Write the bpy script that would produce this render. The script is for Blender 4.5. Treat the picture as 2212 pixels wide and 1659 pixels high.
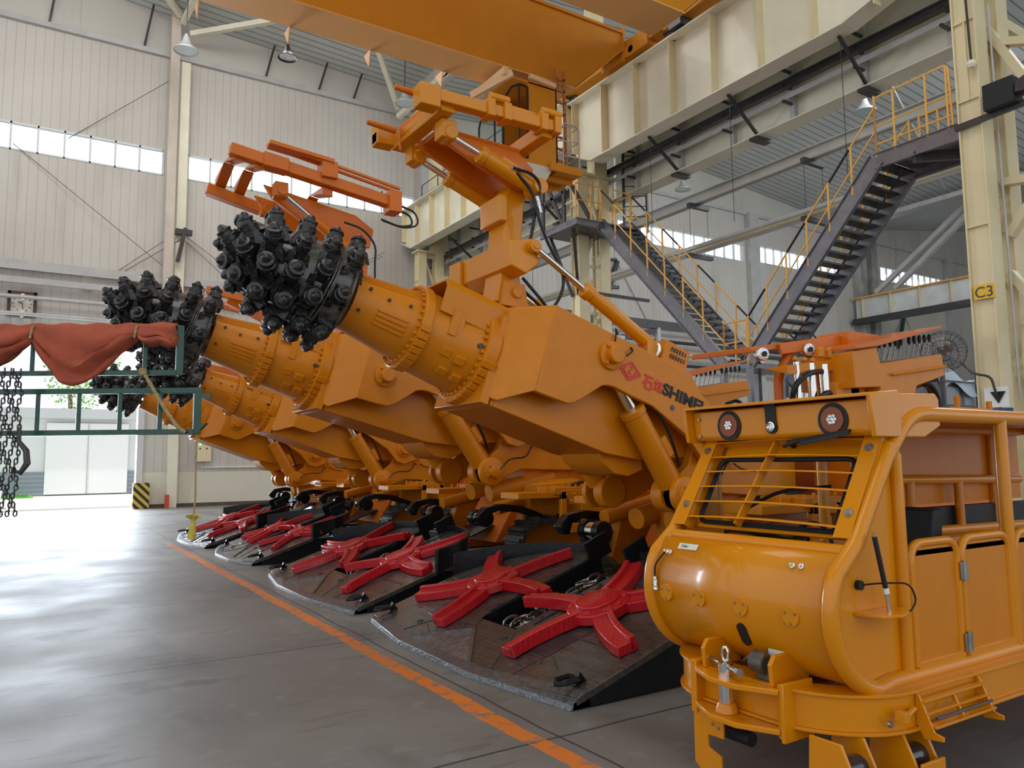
import bpy, bmesh, math, random
from mathutils import Vector, Matrix
random.seed(7)
R_=math.radians
for o in list(bpy.data.objects): bpy.data.objects.remove(o)
S=bpy.context.scene; COL=S.collection
# ---------------------------------------------------------------- camera, world, lights, exposure
cam=bpy.data.cameras.new('camera'); camo=bpy.data.objects.new('camera',cam); COL.objects.link(camo); S.camera=camo
cam.sensor_width=36; cam.lens=1660/2212*36; cam.clip_end=400
cx_=Vector((0.84621911,-0.53273689,-0.01022879)); cy_=Vector((-0.04493529,-0.0904791,0.99488409)); cz_=Vector((-0.53093695,-0.84143029,-0.10050383))
camo.matrix_world=Matrix(((cx_.x,cy_.x,cz_.x,0),(cx_.y,cy_.y,cz_.y,0),(cx_.z,cy_.z,cz_.z,1.6),(0,0,0,1)))
W=bpy.data.worlds.new('sky'); S.world=W; W.use_nodes=True
wn=W.node_tree; bg=wn.nodes['Background']; bg.inputs[0].default_value=(.86,.93,1,1); bg.inputs[1].default_value=1.12
S.view_settings.view_transform='Standard'; S.view_settings.look='None'; S.view_settings.exposure=0.12; S.view_settings.gamma=1
def area(loc,tgt,sx,sy,power,col=(1,1,1)):
    l=bpy.data.lights.new('daylight_and_fill','AREA'); l.shape='RECTANGLE'; l.size=sx; l.size_y=sy; l.energy=power; l.color=col
    o=bpy.data.objects.new('daylight_and_fill',l); COL.objects.link(o); o.location=loc
    o.rotation_euler=(Vector(tgt)-Vector(loc)).to_track_quat('-Z','Y').to_euler(); return o
# daylight through the big door and the high window strips
area((1.0,33.2,3.2),(1.5,0,1.0),5.6,5.6,1500,(.76,.87,1))
for wx in (-7.4,9.6): area((wx,32.35,13.5),(wx,10,0),9.5,1.0,40,(.85,.92,1))
for wx in (31,43,55): area((wx,32.35,14.6),(wx,10,0),10,1.0,40,(.85,.92,1))
# fill areas added under the roof to brighten the hall evenly, not fixtures
area((2,4,18.7),(4,8,0),9,12,800,(1,.97,.92))
area((30,12,18.2),(30,20,0),16,12,3600,(.93,.97,1))
area((3,22,18.9),(3,27,0),12,8,1200,(1,.98,.95))
sun=bpy.data.lights.new('sun','SUN'); sun.energy=3; sun.angle=.02; sun.color=(1,.96,.88); suno=bpy.data.objects.new('sun',sun); COL.objects.link(suno)
suno.rotation_euler=Vector((.22,.12,-1)).to_track_quat('-Z','Y').to_euler()
# ---------------------------------------------------------------- materials
MT={}
def mat(name,col,rough=.5,metal=0,coat=0,noise=0,scale=8,bump=0,spec=.5,emit=0,trans=0,alpha=1,ior=1.45,stretch=(1,1,1),coatr=.08):
    m=bpy.data.materials.new(name); m.use_nodes=True; nt=m.node_tree; b=nt.nodes['Principled BSDF']
    b.inputs['Base Color'].default_value=(*col,1); b.inputs['Roughness'].default_value=rough; b.inputs['Metallic'].default_value=metal
    b.inputs['Coat Weight'].default_value=coat; b.inputs['Coat Roughness'].default_value=coatr; b.inputs['Specular IOR Level'].default_value=spec
    b.inputs['Transmission Weight'].default_value=trans; b.inputs['IOR'].default_value=ior; b.inputs['Alpha'].default_value=alpha
    if emit: b.inputs['Emission Color'].default_value=(*col,1); b.inputs['Emission Strength'].default_value=emit
    if noise or bump:
        g=nt.nodes.new('ShaderNodeNewGeometry'); mp=nt.nodes.new('ShaderNodeMapping'); mp.inputs['Scale'].default_value=stretch
        n=nt.nodes.new('ShaderNodeTexNoise'); n.inputs['Scale'].default_value=scale; n.inputs['Detail'].default_value=5
        nt.links.new(g.outputs['Position'],mp.inputs[0]); nt.links.new(mp.outputs[0],n.inputs['Vector'])
        if noise:
            r=nt.nodes.new('ShaderNodeMapRange'); r.inputs[1].default_value=.25; r.inputs[2].default_value=.75; r.inputs[3].default_value=1-noise; r.inputs[4].default_value=1+noise*.5
            mx=nt.nodes.new('ShaderNodeMix'); mx.data_type='RGBA'; mx.blend_type='MULTIPLY'; mx.inputs[0].default_value=1; mx.inputs[6].default_value=(*col,1)
            nt.links.new(n.outputs['Fac'],r.inputs[0]); nt.links.new(r.outputs[0],mx.inputs[7]); nt.links.new(mx.outputs[2],b.inputs['Base Color'])
        if bump:
            bp=nt.nodes.new('ShaderNodeBump'); bp.inputs['Strength'].default_value=bump; bp.inputs['Distance'].default_value=.02
            nt.links.new(n.outputs['Fac'],bp.inputs['Height']); nt.links.new(bp.outputs[0],b.inputs['Normal'])
    MT[name]=m; return m
ORG=mat('orange_paint',(.64,.205,.002),.38,0,.12,.07,5,.012,.32)
ORB=mat('bright_orange_paint',(.70,.245,.001),.28,0,.35,.05,3,.01,.35)
ORR=mat('red_orange_paint',(.64,.145,.004),.36,0,.15,.08,4,.01,.35)
CRO=mat('crane_orange_paint',(.62,.235,.012),.55,0,0,.06,2,0,.3)
BLK=mat('black_gloss_paint',(.007,.008,.010),.30,0,.15,.3,14,.15,.35)
RUBA=mat('matt_black',(.012,.012,.013),.55)
RUB=mat('black_rubber_hose',(.01,.01,.011),.4)
RED=mat('red_gloss_paint',(.56,.008,.014),.28,0,.6,.12,9,.05)
REDM=mat('red_marking_paint',(.62,.03,.012),.4)
CHR=mat('chrome_steel',(.75,.74,.70),.16,1,0,.1,30)
STL=mat('bare_steel',(.42,.40,.37),.35,1,0,.3,10)
CRM=mat('cream_paint',(.76,.65,.40),.5,0,.1,.10,1.2)
CRW=mat('pale_cream_paint',(.80,.76,.60),.45,0,.15,.12,1.0)
GRY=mat('grey_painted_steel',(.50,.49,.48),.5,0,.1,.15,2)
DKS=mat('dark_steel_paint',(.052,.048,.050),.38,0,.2,.3,6)
STR=mat('brown_grey_steel_plate',(.20,.19,.205),.32,.4,.2,.25,5,.05)
TRD=mat('worn_tread_plate',(.05,.048,.05),.32,.3,.1,.3,9,.1)
YRL=mat('yellow_orange_rail_paint',(.82,.42,.08),.42,0,.2)
WHT=mat('white_enamel',(.86,.88,.88),.3)
GRN=mat('dark_green_paint',(.010,.070,.045),.35,0,.3,.3,12,.05)
CLO=mat('red_orange_tarpaulin',(.42,.085,.04),.85,0,0,.28,7,.6)
ROP=mat('straw_rope',(.42,.30,.14),.9,0,0,.3,40,.6)
YEL=mat('yellow_cloth',(.62,.46,.08),.9,0,0,.3,30,.5)
GLS=mat('dark_window_glass',(.8,.86,.84),.02,0,0,0,8,0,.5,0,1.0,1,1.1)
SIGN=mat('yellow_sign_paint',(.80,.50,.03),.5)
PAPR=mat('paper',(.75,.72,.62),.8,0,0,.1,50)
TIRE=mat('tyre_black',(.02,.02,.02),.8)
SILV=mat('silver_reflector',(.9,.9,.9),.12,1,0,.25,60,.5)
GRNL=mat('green_lamp',(.1,1,.3),.4,0,0,0,8,0,.5,3.0)
# ---------------------------------------------------------------- mesh helpers
class MB:
    def __init__(s): s.v=[]; s.f=[]
    def add(s,vs,fs):
        n=len(s.v); s.v+= [Vector(p) for p in vs]; s.f+=[[i+n for i in f] for f in fs]; return s
    def bb(s,x0,x1,y0,y1,z0,z1,M=None):
        vs=[Vector((x,y,z)) for z in (z0,z1) for y in (y0,y1) for x in (x0,x1)]
        if M: vs=[M@v for v in vs]
        return s.add(vs,[(0,2,3,1),(4,5,7,6),(0,1,5,4),(2,6,7,3),(0,4,6,2),(1,3,7,5)])
    def prism(s,poly,d0,d1,fn):
        n=len(poly); vs=[fn(p[0],p[1],d0) for p in poly]+[fn(p[0],p[1],d1) for p in poly]
        return s.add(vs,[list(range(n))[::-1],list(range(n,2*n))]+[(i,(i+1)%n,n+(i+1)%n,n+i) for i in range(n)])
    def hull(s,pts):
        bm=bmesh.new()
        for p in pts: bm.verts.new(p)
        bmesh.ops.convex_hull(bm,input=bm.verts); bm.verts.ensure_lookup_table()
        for i,v in enumerate(bm.verts): v.index=i
        s.add([v.co.copy() for v in bm.verts],[[v.index for v in f.verts] for f in bm.faces]); bm.free(); return s
    def cyl(s,p0,p1,r0,r1=None,n=20,caps=True):
        if r1 is None: r1=r0
        return s.lathe([(0,r0),(1,r1)],p0,p1,n,caps)
    def lathe(s,prof,p0,p1,n=32,caps=True,absol=False):
        p0=Vector(p0);p1=Vector(p1);d=p1-p0;L=1 if not absol else 1/d.length
        z=d.normalized(); x=z.orthogonal().normalized() if abs(z.z)>.95 else Vector((0,0,1)).cross(z).normalized(); y=z.cross(x)
        vs=[]
        for t,r in prof:
            c=p0+d*t*L
            for k in range(n):
                a=2*math.pi*k/n; vs.append(c+(x*math.cos(a)+y*math.sin(a))*r)
        fs=[(i*n+k,i*n+(k+1)%n,(i+1)*n+(k+1)%n,(i+1)*n+k) for i in range(len(prof)-1) for k in range(n)]
        if caps: fs+= [list(range(n))[::-1],list(range((len(prof)-1)*n,len(prof)*n))]
        return s.add(vs,fs)
    def tube(s,pts,r,n=8,closed=False):
        pts=[Vector(p) for p in pts]; m=len(pts); up=None; vs=[]
        for i,p in enumerate(pts):
            if closed: t=(pts[(i+1)%m]-pts[i-1])
            else: t=(pts[min(i+1,m-1)]-pts[max(i-1,0)])
            t.normalize()
            if up is None: up=t.orthogonal().normalized()
            else: up=(up-t*up.dot(t)).normalized()
            w=t.cross(up); rr=r[i] if isinstance(r,(list,tuple)) else r
            for k in range(n):
                a=2*math.pi*k/n; vs.append(p+(up*math.cos(a)+w*math.sin(a))*rr)
        q=m if closed else m-1
        fs=[(i*n+k,i*n+(k+1)%n,((i+1)%m)*n+(k+1)%n,((i+1)%m)*n+k) for i in range(q) for k in range(n)]
        if not closed: fs+=[list(range(n))[::-1],list(range((m-1)*n,m*n))]
        return s.add(vs,fs)
    def bar(s,p0,p1,w,h,up=(0,0,1)):
        p0=Vector(p0);p1=Vector(p1);d=(p1-p0).normalized();up=Vector(up)
        if abs(d.dot(up))>.98: up=Vector((1,0,0))
        x=d.cross(up).normalized(); u=x.cross(d)
        vs=[p+x*a*w/2+u*b*h/2 for p in (p0,p1) for a,b in ((-1,-1),(1,-1),(1,1),(-1,1))]
        return s.add(vs,[(3,2,1,0),(4,5,6,7)]+[(i,(i+1)%4,4+(i+1)%4,4+i) for i in range(4)])
    def chan(s,p0,p1,w,h,t,up=(0,0,1)):   # I beam
        p0=Vector(p0);p1=Vector(p1);d=(p1-p0).normalized();x=d.cross(Vector(up)).normalized();u=x.cross(d)
        s.bar(p0,p1,t,h,up); s.bar(p0+u*(h/2-t/2),p1+u*(h/2-t/2),w,t,up); s.bar(p0-u*(h/2-t/2),p1-u*(h/2-t/2),w,t,up); return s
    def build(s,name,m,parent=None,bevel=0,ang=35,off=None):
        me=bpy.data.meshes.new(name); o=Vector((0,0,0))
        if parent is not None: o=rootoff(parent)
        if off is not None: o=Vector(off)
        me.from_pydata([tuple(v-o) for v in s.v],[],[tuple(f) for f in s.f]); me.validate()
        bm=bmesh.new(); bm.from_mesh(me); bmesh.ops.recalc_face_normals(bm,faces=bm.faces); bm.to_mesh(me); bm.free()
        me.materials.append(m); me.polygons.foreach_set('use_smooth',[True]*len(me.polygons)); me.set_sharp_from_angle(angle=R_(ang)); me.update()
        ob=bpy.data.objects.new(name,me); COL.objects.link(ob)
        if parent is not None: ob.parent=parent
        elif off is not None: ob.location=off
        if bevel:
            b=ob.modifiers.new('bevel','BEVEL'); b.width=bevel; b.segments=2; b.limit_method='ANGLE'; b.angle_limit=R_(40); b.harden_normals=False
        return ob
def rootoff(p):
    o=Vector(p.location)
    while p.parent: p=p.parent; o+=Vector(p.location)
    return o
def tag(o,label=None,cat=None,group=None,kind=None):
    if label: o['label']=label
    if cat: o['category']=cat
    if group: o['group']=group
    if kind: o['kind']=kind
    return o
def thing(name,loc,label,cat,group=None):
    o=bpy.data.objects.new(name,None); COL.objects.link(o); o.location=loc; o.empty_display_size=.2
    return tag(o,label,cat,group)
def copy_tree(o,parent=None):
    c=o.copy(); COL.objects.link(c); c.parent=parent
    for ch in o.children: copy_tree(ch,c)
    return c
def arc(c,r,a0,a1,n,u,v):
    c=Vector(c);u=Vector(u);v=Vector(v)
    return [c+u*r*math.cos(R_(a0+(a1-a0)*i/n))+v*r*math.sin(R_(a0+(a1-a0)*i/n)) for i in range(n+1)]
def fillet(pts,r,n=5):
    pts=[Vector(p) for p in pts]; out=[pts[0]]
    for i in range(1,len(pts)-1):
        a,b,c=pts[i-1],pts[i],pts[i+1]; u=(a-b);w=(c-b); d=min(r,u.length*.48,w.length*.48); u.normalize();w.normalize()
        s,e=b+u*d,b+w*d
        for k in range(n+1):
            t=k/n; out.append(s*(1-t)**2+b*2*t*(1-t)+e*t*t)
    out.append(pts[-1]); return out
X_Z=lambda x,z,y: Vector((x,y,z))
Y_Z=lambda y,z,x: Vector((x,y,z))
X_Y=lambda x,y,z: Vector((x,y,z))
# ---------------------------------------------------------------- the hall
def nodes_mat(name,build,rough=.6,coat=0):
    m=bpy.data.materials.new(name); m.use_nodes=True; nt=m.node_tree; b=nt.nodes['Principled BSDF']; b.inputs['Roughness'].default_value=rough; b.inputs['Coat Weight'].default_value=coat
    g=nt.nodes.new('ShaderNodeNewGeometry'); sp=nt.nodes.new('ShaderNodeSeparateXYZ'); nt.links.new(g.outputs['Position'],sp.inputs[0])
    def mth(op,a,b_=None,c=None):
        n=nt.nodes.new('ShaderNodeMath'); n.operation=op
        for i,q in enumerate((a,b_,c)):
            if q is None: continue
            if isinstance(q,(int,float)): n.inputs[i].default_value=q
            else: nt.links.new(q,n.inputs[i])
        return n.outputs[0]
    def noise(scale,detail=5,st=(1,1,1)):
        mp=nt.nodes.new('ShaderNodeMapping'); mp.inputs['Scale'].default_value=st; n=nt.nodes.new('ShaderNodeTexNoise'); n.inputs['Scale'].default_value=scale; n.inputs['Detail'].default_value=detail
        nt.links.new(g.outputs['Position'],mp.inputs[0]); nt.links.new(mp.outputs[0],n.inputs['Vector']); return n.outputs['Fac']
    def mix(f,a,b_):
        n=nt.nodes.new('ShaderNodeMix'); n.data_type='RGBA'
        if isinstance(f,(int,float)): n.inputs[0].default_value=f
        else: nt.links.new(f,n.inputs[0])
        for i,q in ((6,a),(7,b_)):
            if isinstance(q,tuple): n.inputs[i].default_value=(*q,1)
            else: nt.links.new(q,n.inputs[i])
        return n.outputs[2]
    def bump(h,st,dist):
        n=nt.nodes.new('ShaderNodeBump'); n.inputs['Strength'].default_value=st; n.inputs['Distance'].default_value=dist; nt.links.new(h,n.inputs['Height']); nt.links.new(n.outputs[0],b.inputs['Normal'])
    build(nt,b,sp.outputs[0],sp.outputs[1],sp.outputs[2],mth,noise,mix,bump); return m
def line(mth,v,period,width,off=0):  # 1 on thin lines
    q=mth('ADD',v,1000+off); q=mth('MODULO',q,period); return mth('LESS_THAN',q,width)
def sstep(mth,v,a,b):
    q=mth('SUBTRACT',v,a); q=mth('DIVIDE',q,b-a); q=mth('MAXIMUM',q,0.0); return mth('MINIMUM',q,1.0)
def b_floor(nt,b,x,y,z,mth,noise,mix,bump):
    big=noise(.35,6); fine=noise(5,8); st=noise(1.3,8,(1,.35,1))
    c=mix(sstep(mth,big,.35,.65),(.165,.150,.135),(.27,.255,.24))
    c=mix(mth('MULTIPLY',sstep(mth,st,.52,.68),.45),c,(.07,.06,.052))
    c=mix(mth('MULTIPLY',sstep(mth,fine,.58,.72),.35),c,(.32,.31,.30))
    wv=mth('MULTIPLY',mth('SUBTRACT',noise(.7,4),.5),.12); x=mth('ADD',x,wv); y=mth('ADD',y,wv); scr=noise(3,9,(.5,3,1)); c=mix(mth('MULTIPLY',sstep(mth,scr,.60,.66),.35),c,(.09,.08,.07)); sp2=noise(.9,8); c=mix(mth('MULTIPLY',sstep(mth,sp2,.62,.66),.5),c,(.06,.05,.045))
    c=mix(mth('MULTIPLY',mth('MAXIMUM',line(mth,y,3.0,.022,1.2),line(mth,x,6.0,.018,5.3)),.85),c,(.03,.028,.026))
    wig=mth('MULTIPLY',mth('SUBTRACT',noise(1.1,3),.5),.03)
    xx=mth('ADD',x,wig); ln=mth('MULTIPLY',mth('GREATER_THAN',xx,2.49),mth('LESS_THAN',xx,2.62))
    wear=mth('MULTIPLY',ln,sstep(mth,noise(9,9),.68,.52)); ln=mth('MULTIPLY',wear,mth('LESS_THAN',y,17.5))
    c=mix(mth('MULTIPLY',ln,.95),c,(.72,.19,.015)); nt.links.new(c,b.inputs['Base Color'])
    r=mth('ADD',mth('MULTIPLY',sstep(mth,noise(.8,6),.3,.7),.16),.44); nt.links.new(r,b.inputs['Roughness']); bump(fine,.25,.01)
def b_panel(c0,c1,period,lw,z0,z1,axis='x'):
    def f(nt,b,x,y,z,mth,noise,mix,bump):
        v=x if axis=='x' else y
        c=mix(sstep(mth,noise(.22,6,(1,1,.6)),.3,.7),c0,c1)
        c=mix(mth('MULTIPLY',sstep(mth,noise(1.1,8,(1,1,.18)),.57,.78),.30),c,(.13,.11,.09))
        l=line(mth,v,period,lw); c=mix(mth('MULTIPLY',l,.40),c,(.22,.20,.18)); nt.links.new(c,b.inputs['Base Color'])
        bump(mth('SUBTRACT',1,l),.5,.03)
    return f
def b_roof(nt,b,x,y,z,mth,noise,mix,bump):
    l=line(mth,y,.42,.08); c=mix(sstep(mth,noise(.3,5),.3,.7),(.55,.58,.56),(.68,.71,.69)); c=mix(mth('MULTIPLY',l,.6),c,(.12,.12,.12)); nt.links.new(c,b.inputs['Base Color']); bump(mth('SUBTRACT',1,l),.8,.06)
FLOOR=nodes_mat('polished_concrete',b_floor,.35,.0)
WPAN=nodes_mat('beige_ribbed_wall_panel',b_panel((.50,.465,.42),(.61,.58,.53),.30,.022,0,0))
WLOW=nodes_mat('cream_plaster',b_panel((.66,.62,.50),(.72,.69,.58),5.0,.02,0,0))
WBAND=nodes_mat('plain_eave_panel',b_panel((.50,.48,.43),(.60,.58,.52),7.0,.02,0,0))
WSIDE=nodes_mat('beige_side_panel',b_panel((.48,.46,.42),(.55,.53,.48),.9,.035,0,0,'y'))
ROOF=nodes_mat('corrugated_roof_sheet',b_roof,.6)
def struct(name,mb,m,**k): return tag(mb.build(name,m,**k),kind='structure')
struct('floor',MB().bb(-16,66,-18,32.2,-.3,0),FLOOR)
# back wall at y = 32 with a door opening and high window strips
YW=32.0; T=.25
def wallrect(mb,x0,x1,z0,z1): mb.bb(x0,x1,YW,YW+T,z0,z1)
lo=MB(); wallrect(lo,-16,-1.9,0,1.33); wallrect(lo,3.62,66,0,1.33); struct('wall_back_plinth',lo,WLOW)
wl=[(-12.3,-2.1-5.0+4.9),(0,0)]
wins=[(-11.9,4.05,12.93,13.98),(4.98,14.9,12.93,13.98),(27.2,37.4,13.85,15.0),(38.7,48.2,14.0,15.15),(51.9,60.2,14.4,15.5),(61.2,66,14.4,15.5)]
pn=MB(); wallrect(pn,-16,-1.9,1.33,6.3); wallrect(pn,3.62,66,1.33,6.3); wallrect(pn,-16,66,6.3,12.93)
wallrect(pn,-16,-11.9,12.93,13.98); wallrect(pn,4.05,4.98,12.93,13.98); wallrect(pn,14.9,27.2,12.93,15.5)
wallrect(pn,-16,14.9,13.98,17.85); wallrect(pn,27.2,66,12.93,13.85); wallrect(pn,37.4,38.7,13.85,15.5); wallrect(pn,38.7,51.9,13.85,14.0); wallrect(pn,48.2,51.9,14.0,15.5)
wallrect(pn,51.9,66,13.85,14.4); wallrect(pn,60.2,61.2,14.4,15.5); wallrect(pn,27.2,37.4,15.0,15.5); wallrect(pn,38.7,48.2,15.15,15.5); wallrect(pn,14.9,66,15.5,17.0)
struct('wall_back',pn,WPAN)
bd=MB(); bd.prism([(-16,17.85),(14.6,17.85),(14.6,19.0),(5.0,19.5),(-3,20.2),(-16,18.9)],YW,YW+T,X_Z); bd.prism([(14.6,17.0),(66,17.0),(66,20.2),(48.6,17.7),(31.5,19.3),(14.6,18.2)],YW,YW+T,X_Z); struct('wall_back_eave',bd,WBAND)
ta=MB(); ta.bb(-16,14.6,YW-.16,YW,17.78,17.98); ta.bb(15,48,YW-.14,YW,16.9,17.1); ta.bb(49,66,YW-.14,YW,17.0,17.15); struct('trim_1',ta,GRY)
tb=MB(); tb.bb(3.62,66,YW-.05,YW,0,.14); struct('baseboard_back',tb,mat('brown_skirting',(.11,.075,.06),.6,0,0,.3,4))
for i,(x0,x1,z0,z1) in enumerate(wins):
    f=MB(); n=max(2,round((x1-x0)/.82)); t=.05
    f.bb(x0,x1,YW-.02,YW+.1,z0,z0+t); f.bb(x0,x1,YW-.02,YW+.1,z1-t*1.6,z1)
    for k in range(n+1):
        xx=x0+(x1-x0)*k/n; f.bb(xx-.028,xx+.028,YW-.02,YW+.1,z0,z1)
    w=struct('window_%d'%(i+1),f,mat('window_frame_%d'%i,(.62,.66,.66),.5) if i==0 else MT['window_frame_0'])
    p=MB().bb(x0+.02,x1-.02,YW+.11,YW+.118,z0+.02,z1-.02).build('window_pane',MT.get('clear_glass') or mat('clear_glass',(1,1,1),.0,0,0,0,8,0,.5,0,1,1,1.01),w); p['kind']='structure'
# ceiling : three gabled bays
def roofslab(name,pts,y0=-18,y1=32.3):
    r=MB(); 
    for (xa,za),(xb,zb) in zip(pts,pts[1:]): r.prism([(xa,za),(xb,zb),(xb,zb+.25),(xa,za+.25)],y0,y1,X_Z)
    return struct(name,r,ROOF)
roofslab('ceiling',[(-16,18.9),(-3,20.2),(5.0,19.5),(14.62,19.0)])
struct('trim_2',MB().bb(14.6,14.85,-18,32.2,18.1,19.3),WBAND)
def ceilz(x):
    for P_ in ([(-16,18.9),(-3,20.2),(5.0,19.5),(14.6,19.0)],[(14.6,18.2),(31.5,19.3),(48.6,17.7),(66,20.2)]):
        for (a,za),(b_,zb) in zip(P_,P_[1:]):
            if a<=x<=b_: return za+(zb-za)*(x-a)/(b_-a)
    return 19
roofslab('ceiling_bay',[(14.6,18.2),(31.5,19.3),(48.6,17.7),(66,20.2)])
struct('wall_right',MB().bb(66,66.25,-18,32.25,0,20.2),WSIDE)
# door frame at the left
dj=MB(); dj.bb(3.5,3.72,YW-.1,YW+.35,0,6.4); dj.bb(-2.1,-1.9,YW-.1,YW+.35,0,6.4); dj.bb(-2.1,3.72,YW-.1,YW+.35,6.3,6.6); struct('door_1',dj,mat('door_frame_paint',(.62,.62,.62),.4))
st=nodes_mat('hazard_stripes',lambda nt,b,x,y,z,mth,noise,mix,bump: nt.links.new(mix(mth('LESS_THAN',mth('MODULO',mth('ADD',mth('ADD',x,z),100),.3),.15),(.62,.42,.05),(.02,.02,.02)),b.inputs['Base Color']),.5)
tag(MB().bb(3.40,3.95,YW-.35,YW-.11,0,.95).build('door_guard_post',st),'short guard post with yellow and black stripes at the foot of the bright doorway','guard post')
# outside
struct('ground_outside',MB().bb(-60,40,32.2,90,-.34,-.02),mat('pale_concrete_yard',(.62,.60,.56),.7,0,0,.12,1))
b=thing('workshop_building',(1,50,0),'white workshop across the sunlit yard seen through the open door','building')
MB().bb(-25,25,50,60,0,4.25).build('wall',mat('white_render',(.78,.80,.82),.7),b)
MB().bb(-25,25,49.4,60.5,4.25,4.8).build('roof_edge',mat('grey_fascia',(.55,.58,.6),.6),b)
MB().bb(-25,25,49.9,49.98,0,1.3).build('plinth',nodes_mat('grey_brick_courses',lambda nt,b,x,y,z,mth,noise,mix,bump: nt.links.new(mix(line(mth,z,.24,.04),(.26,.30,.36),(.42,.45,.5)),b.inputs['Base Color']),.7),b)
g=MB(); g.bb(.9,5.0,49.75,49.89,.05,4.0).build('sliding_gate',mat('white_gate_paint',(.88,.9,.92),.5),b)
MB().bb(2.93,2.97,49.7,49.76,.05,4.0).build('gate_joint',GRY,b)
gr=MB()
for k in range(900):
    x=-3+3.2*random.random(); y=47.2+2.3*random.random(); h=.08+.1*random.random(); a=random.random()*6.28
    gr.add([(x,y,-.02),(x+.05*math.cos(a),y+.05*math.sin(a),-.02),(x+.02,y,h)],[(0,1,2)])
gr.bb(-3,.4,47.2,49.6,-.02,.03)
tag(gr.build('grass_verge',mat('grass_green',(.14,.42,.06),.9,0,0,.3,6)),'strip of green grass before the workshop beyond the door','grass',kind='stuff')
tr=thing('tree',(2.6,58+6,0),'light green tree rising behind the workshop roof beyond the door','tree')
MB().tube([(2.6,64,0),(2.7,64,3),(2.5,64,7)],[.3,.22,.12],8).build('trunk',mat('bark',(.18,.12,.08),.9),tr)
lf=MB()
for k in range(1400):
    u=Vector((random.gauss(0,1),random.gauss(0,1),random.gauss(0,1))).normalized()*(2.6*random.random()**.4); c=Vector((3.2,64,8.6))+Vector((u.x,u.y,u.z*1.3)); s=.16
    d1=Vector((random.uniform(-1,1),random.uniform(-1,1),random.uniform(-1,1)))*s; d2=Vector((random.uniform(-1,1),random.uniform(-1,1),random.uniform(-1,1)))*s
    lf.add([c,c+d1,c+d1+d2,c+d2],[(0,1,2,3)])
lf.build('foliage',mat('leaf_green',(.25,.5,.12),.8),tr)
ca=thing('car',(-2.2,36,0),'white car nose parked outside at the left edge of the doorway','car')
MB().prism([(-1.0,.3),(-.78,.32),(-.72,.75),(-.95,.95),(-1.5,1.35),(-3.4,1.4),(-4.6,1.0),(-4.7,.3)],35.2,36.9,X_Z).build('body',WHT,ca,.06)
for xx in (-1.45,-3.9):
    for yy in (35.18,36.75): MB().cyl((xx,yy,.32),(xx,yy+.2,.32),.32).build('wheel',TIRE,ca)
# pilasters on the back wall
def pil(x,y0,z1,w,m,label,name='wall_column'):
    return tag(MB().bb(x-w/2,x+w/2,y0,YW,0,z1).build(name,m,bevel=.01),label,'column')
pil(4.72,YW-.42,17.6,.34,CRW,'pale slim column on the back wall right of the doorway')
o=tag(MB().bb(4.12,4.45,YW-.62,YW-.43,7.9,19.4).bb(4.2,4.36,YW-.44,YW-.26,8.0,8.2) .build('rainwater_duct',mat('rusty_duct',(.60,.52,.44),.6,0,0,.35,.9,0,.5,0,0,1,1.45,(1,1,.5))),'patchy rust-stained vertical duct beside the slim wall column','duct')
pil(38.05,YW-.4,17.0,.9,GRY,'broad grey pilaster between two window strips of the far bay')
pil(60.7,YW-.4,17.0,.8,GRY,'grey pilaster beyond the far crane girder')
for i,(xx,lab) in enumerate(((48.9,'grimy column in the far corner where the second crane girder ends'),(50.2,'soot-stained column just right of the far corner column'))): pil(xx,YW-.7,17.8,.7,mat('sooty_paint_%d'%i,(.36,.35,.33),.7,0,0,.45,1.2),lab,'corner_column')
pil(27.3-12,YW-.4,17.0,.5,GRY,'grey pilaster behind the near crane girder end')
# horizontal rails and pipes on the left part of the back wall
for z,lab,h,dp in ((8.72,'upper horizontal steel rail along the back wall above the door',.34,.25),(8.15,'lower horizontal steel rail along the back wall above the door',.22,.35)):
    t=thing('wall_rail',(4,YW-.2,z),lab,'rail'); MB().bb(-12,14.3,YW-dp,YW-dp+.12,z-h/2,z+h/2).build('beam',GRY,t)
    for k in range(4): MB().bb(-3.2+4.7*k,-2.9+4.7*k,YW-dp+.1,YW,z-h/2,z+h/2).build('bracket',CRW,t)
for z,lab in ((7.55,'upper pale pipe under the wall rail'),(6.95,'lower pale pipe under the wall rail, above the clock')):
    t=thing('wall_pipe',(1,YW-.3,z),lab,'pipe'); MB().cyl((-12,YW-.3,z),(6.0,YW-.3,z),.07,n=10).build('pipe',GRY,t)
    for k in range(3): MB().bb(-4.3+3.9*k,-4.2+3.9*k,YW-.32,YW,z-.12,z+.12).build('hanger',CRW,t)
# clock, poster, control cabinet, lit socket
ck=thing('wall_clock',(-.35,YW-.1,7.0),'square dark-framed clock on the ribbed wall at the left','clock')
ckx,ckz=-.36,7.36
fr=MB()
for a in ((-.44,-.34,-.42,.42),(.34,.44,-.42,.42),(-.44,.44,.34,.42),(-.44,.44,-.42,-.34)): fr.bb(ckx+a[0],ckx+a[1],YW-.12,YW,ckz+a[2],ckz+a[3])
fr.build('frame',mat('dark_red_wood',(.09,.03,.03),.4),ck); MB().bb(ckx-.34,ckx+.34,YW-.05,YW-.02,ckz-.34,ckz+.34).build('dial',PAPR,ck)
for k in range(12):
    a=k*math.pi/6; MB().bar((ckx+.25*math.sin(a),YW-.06,ckz+.25*math.cos(a)),(ckx+.29*math.sin(a),YW-.06,ckz+.29*math.cos(a)),.03,.01,(0,1,0)).build('hour_mark',DKS,ck)
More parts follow.
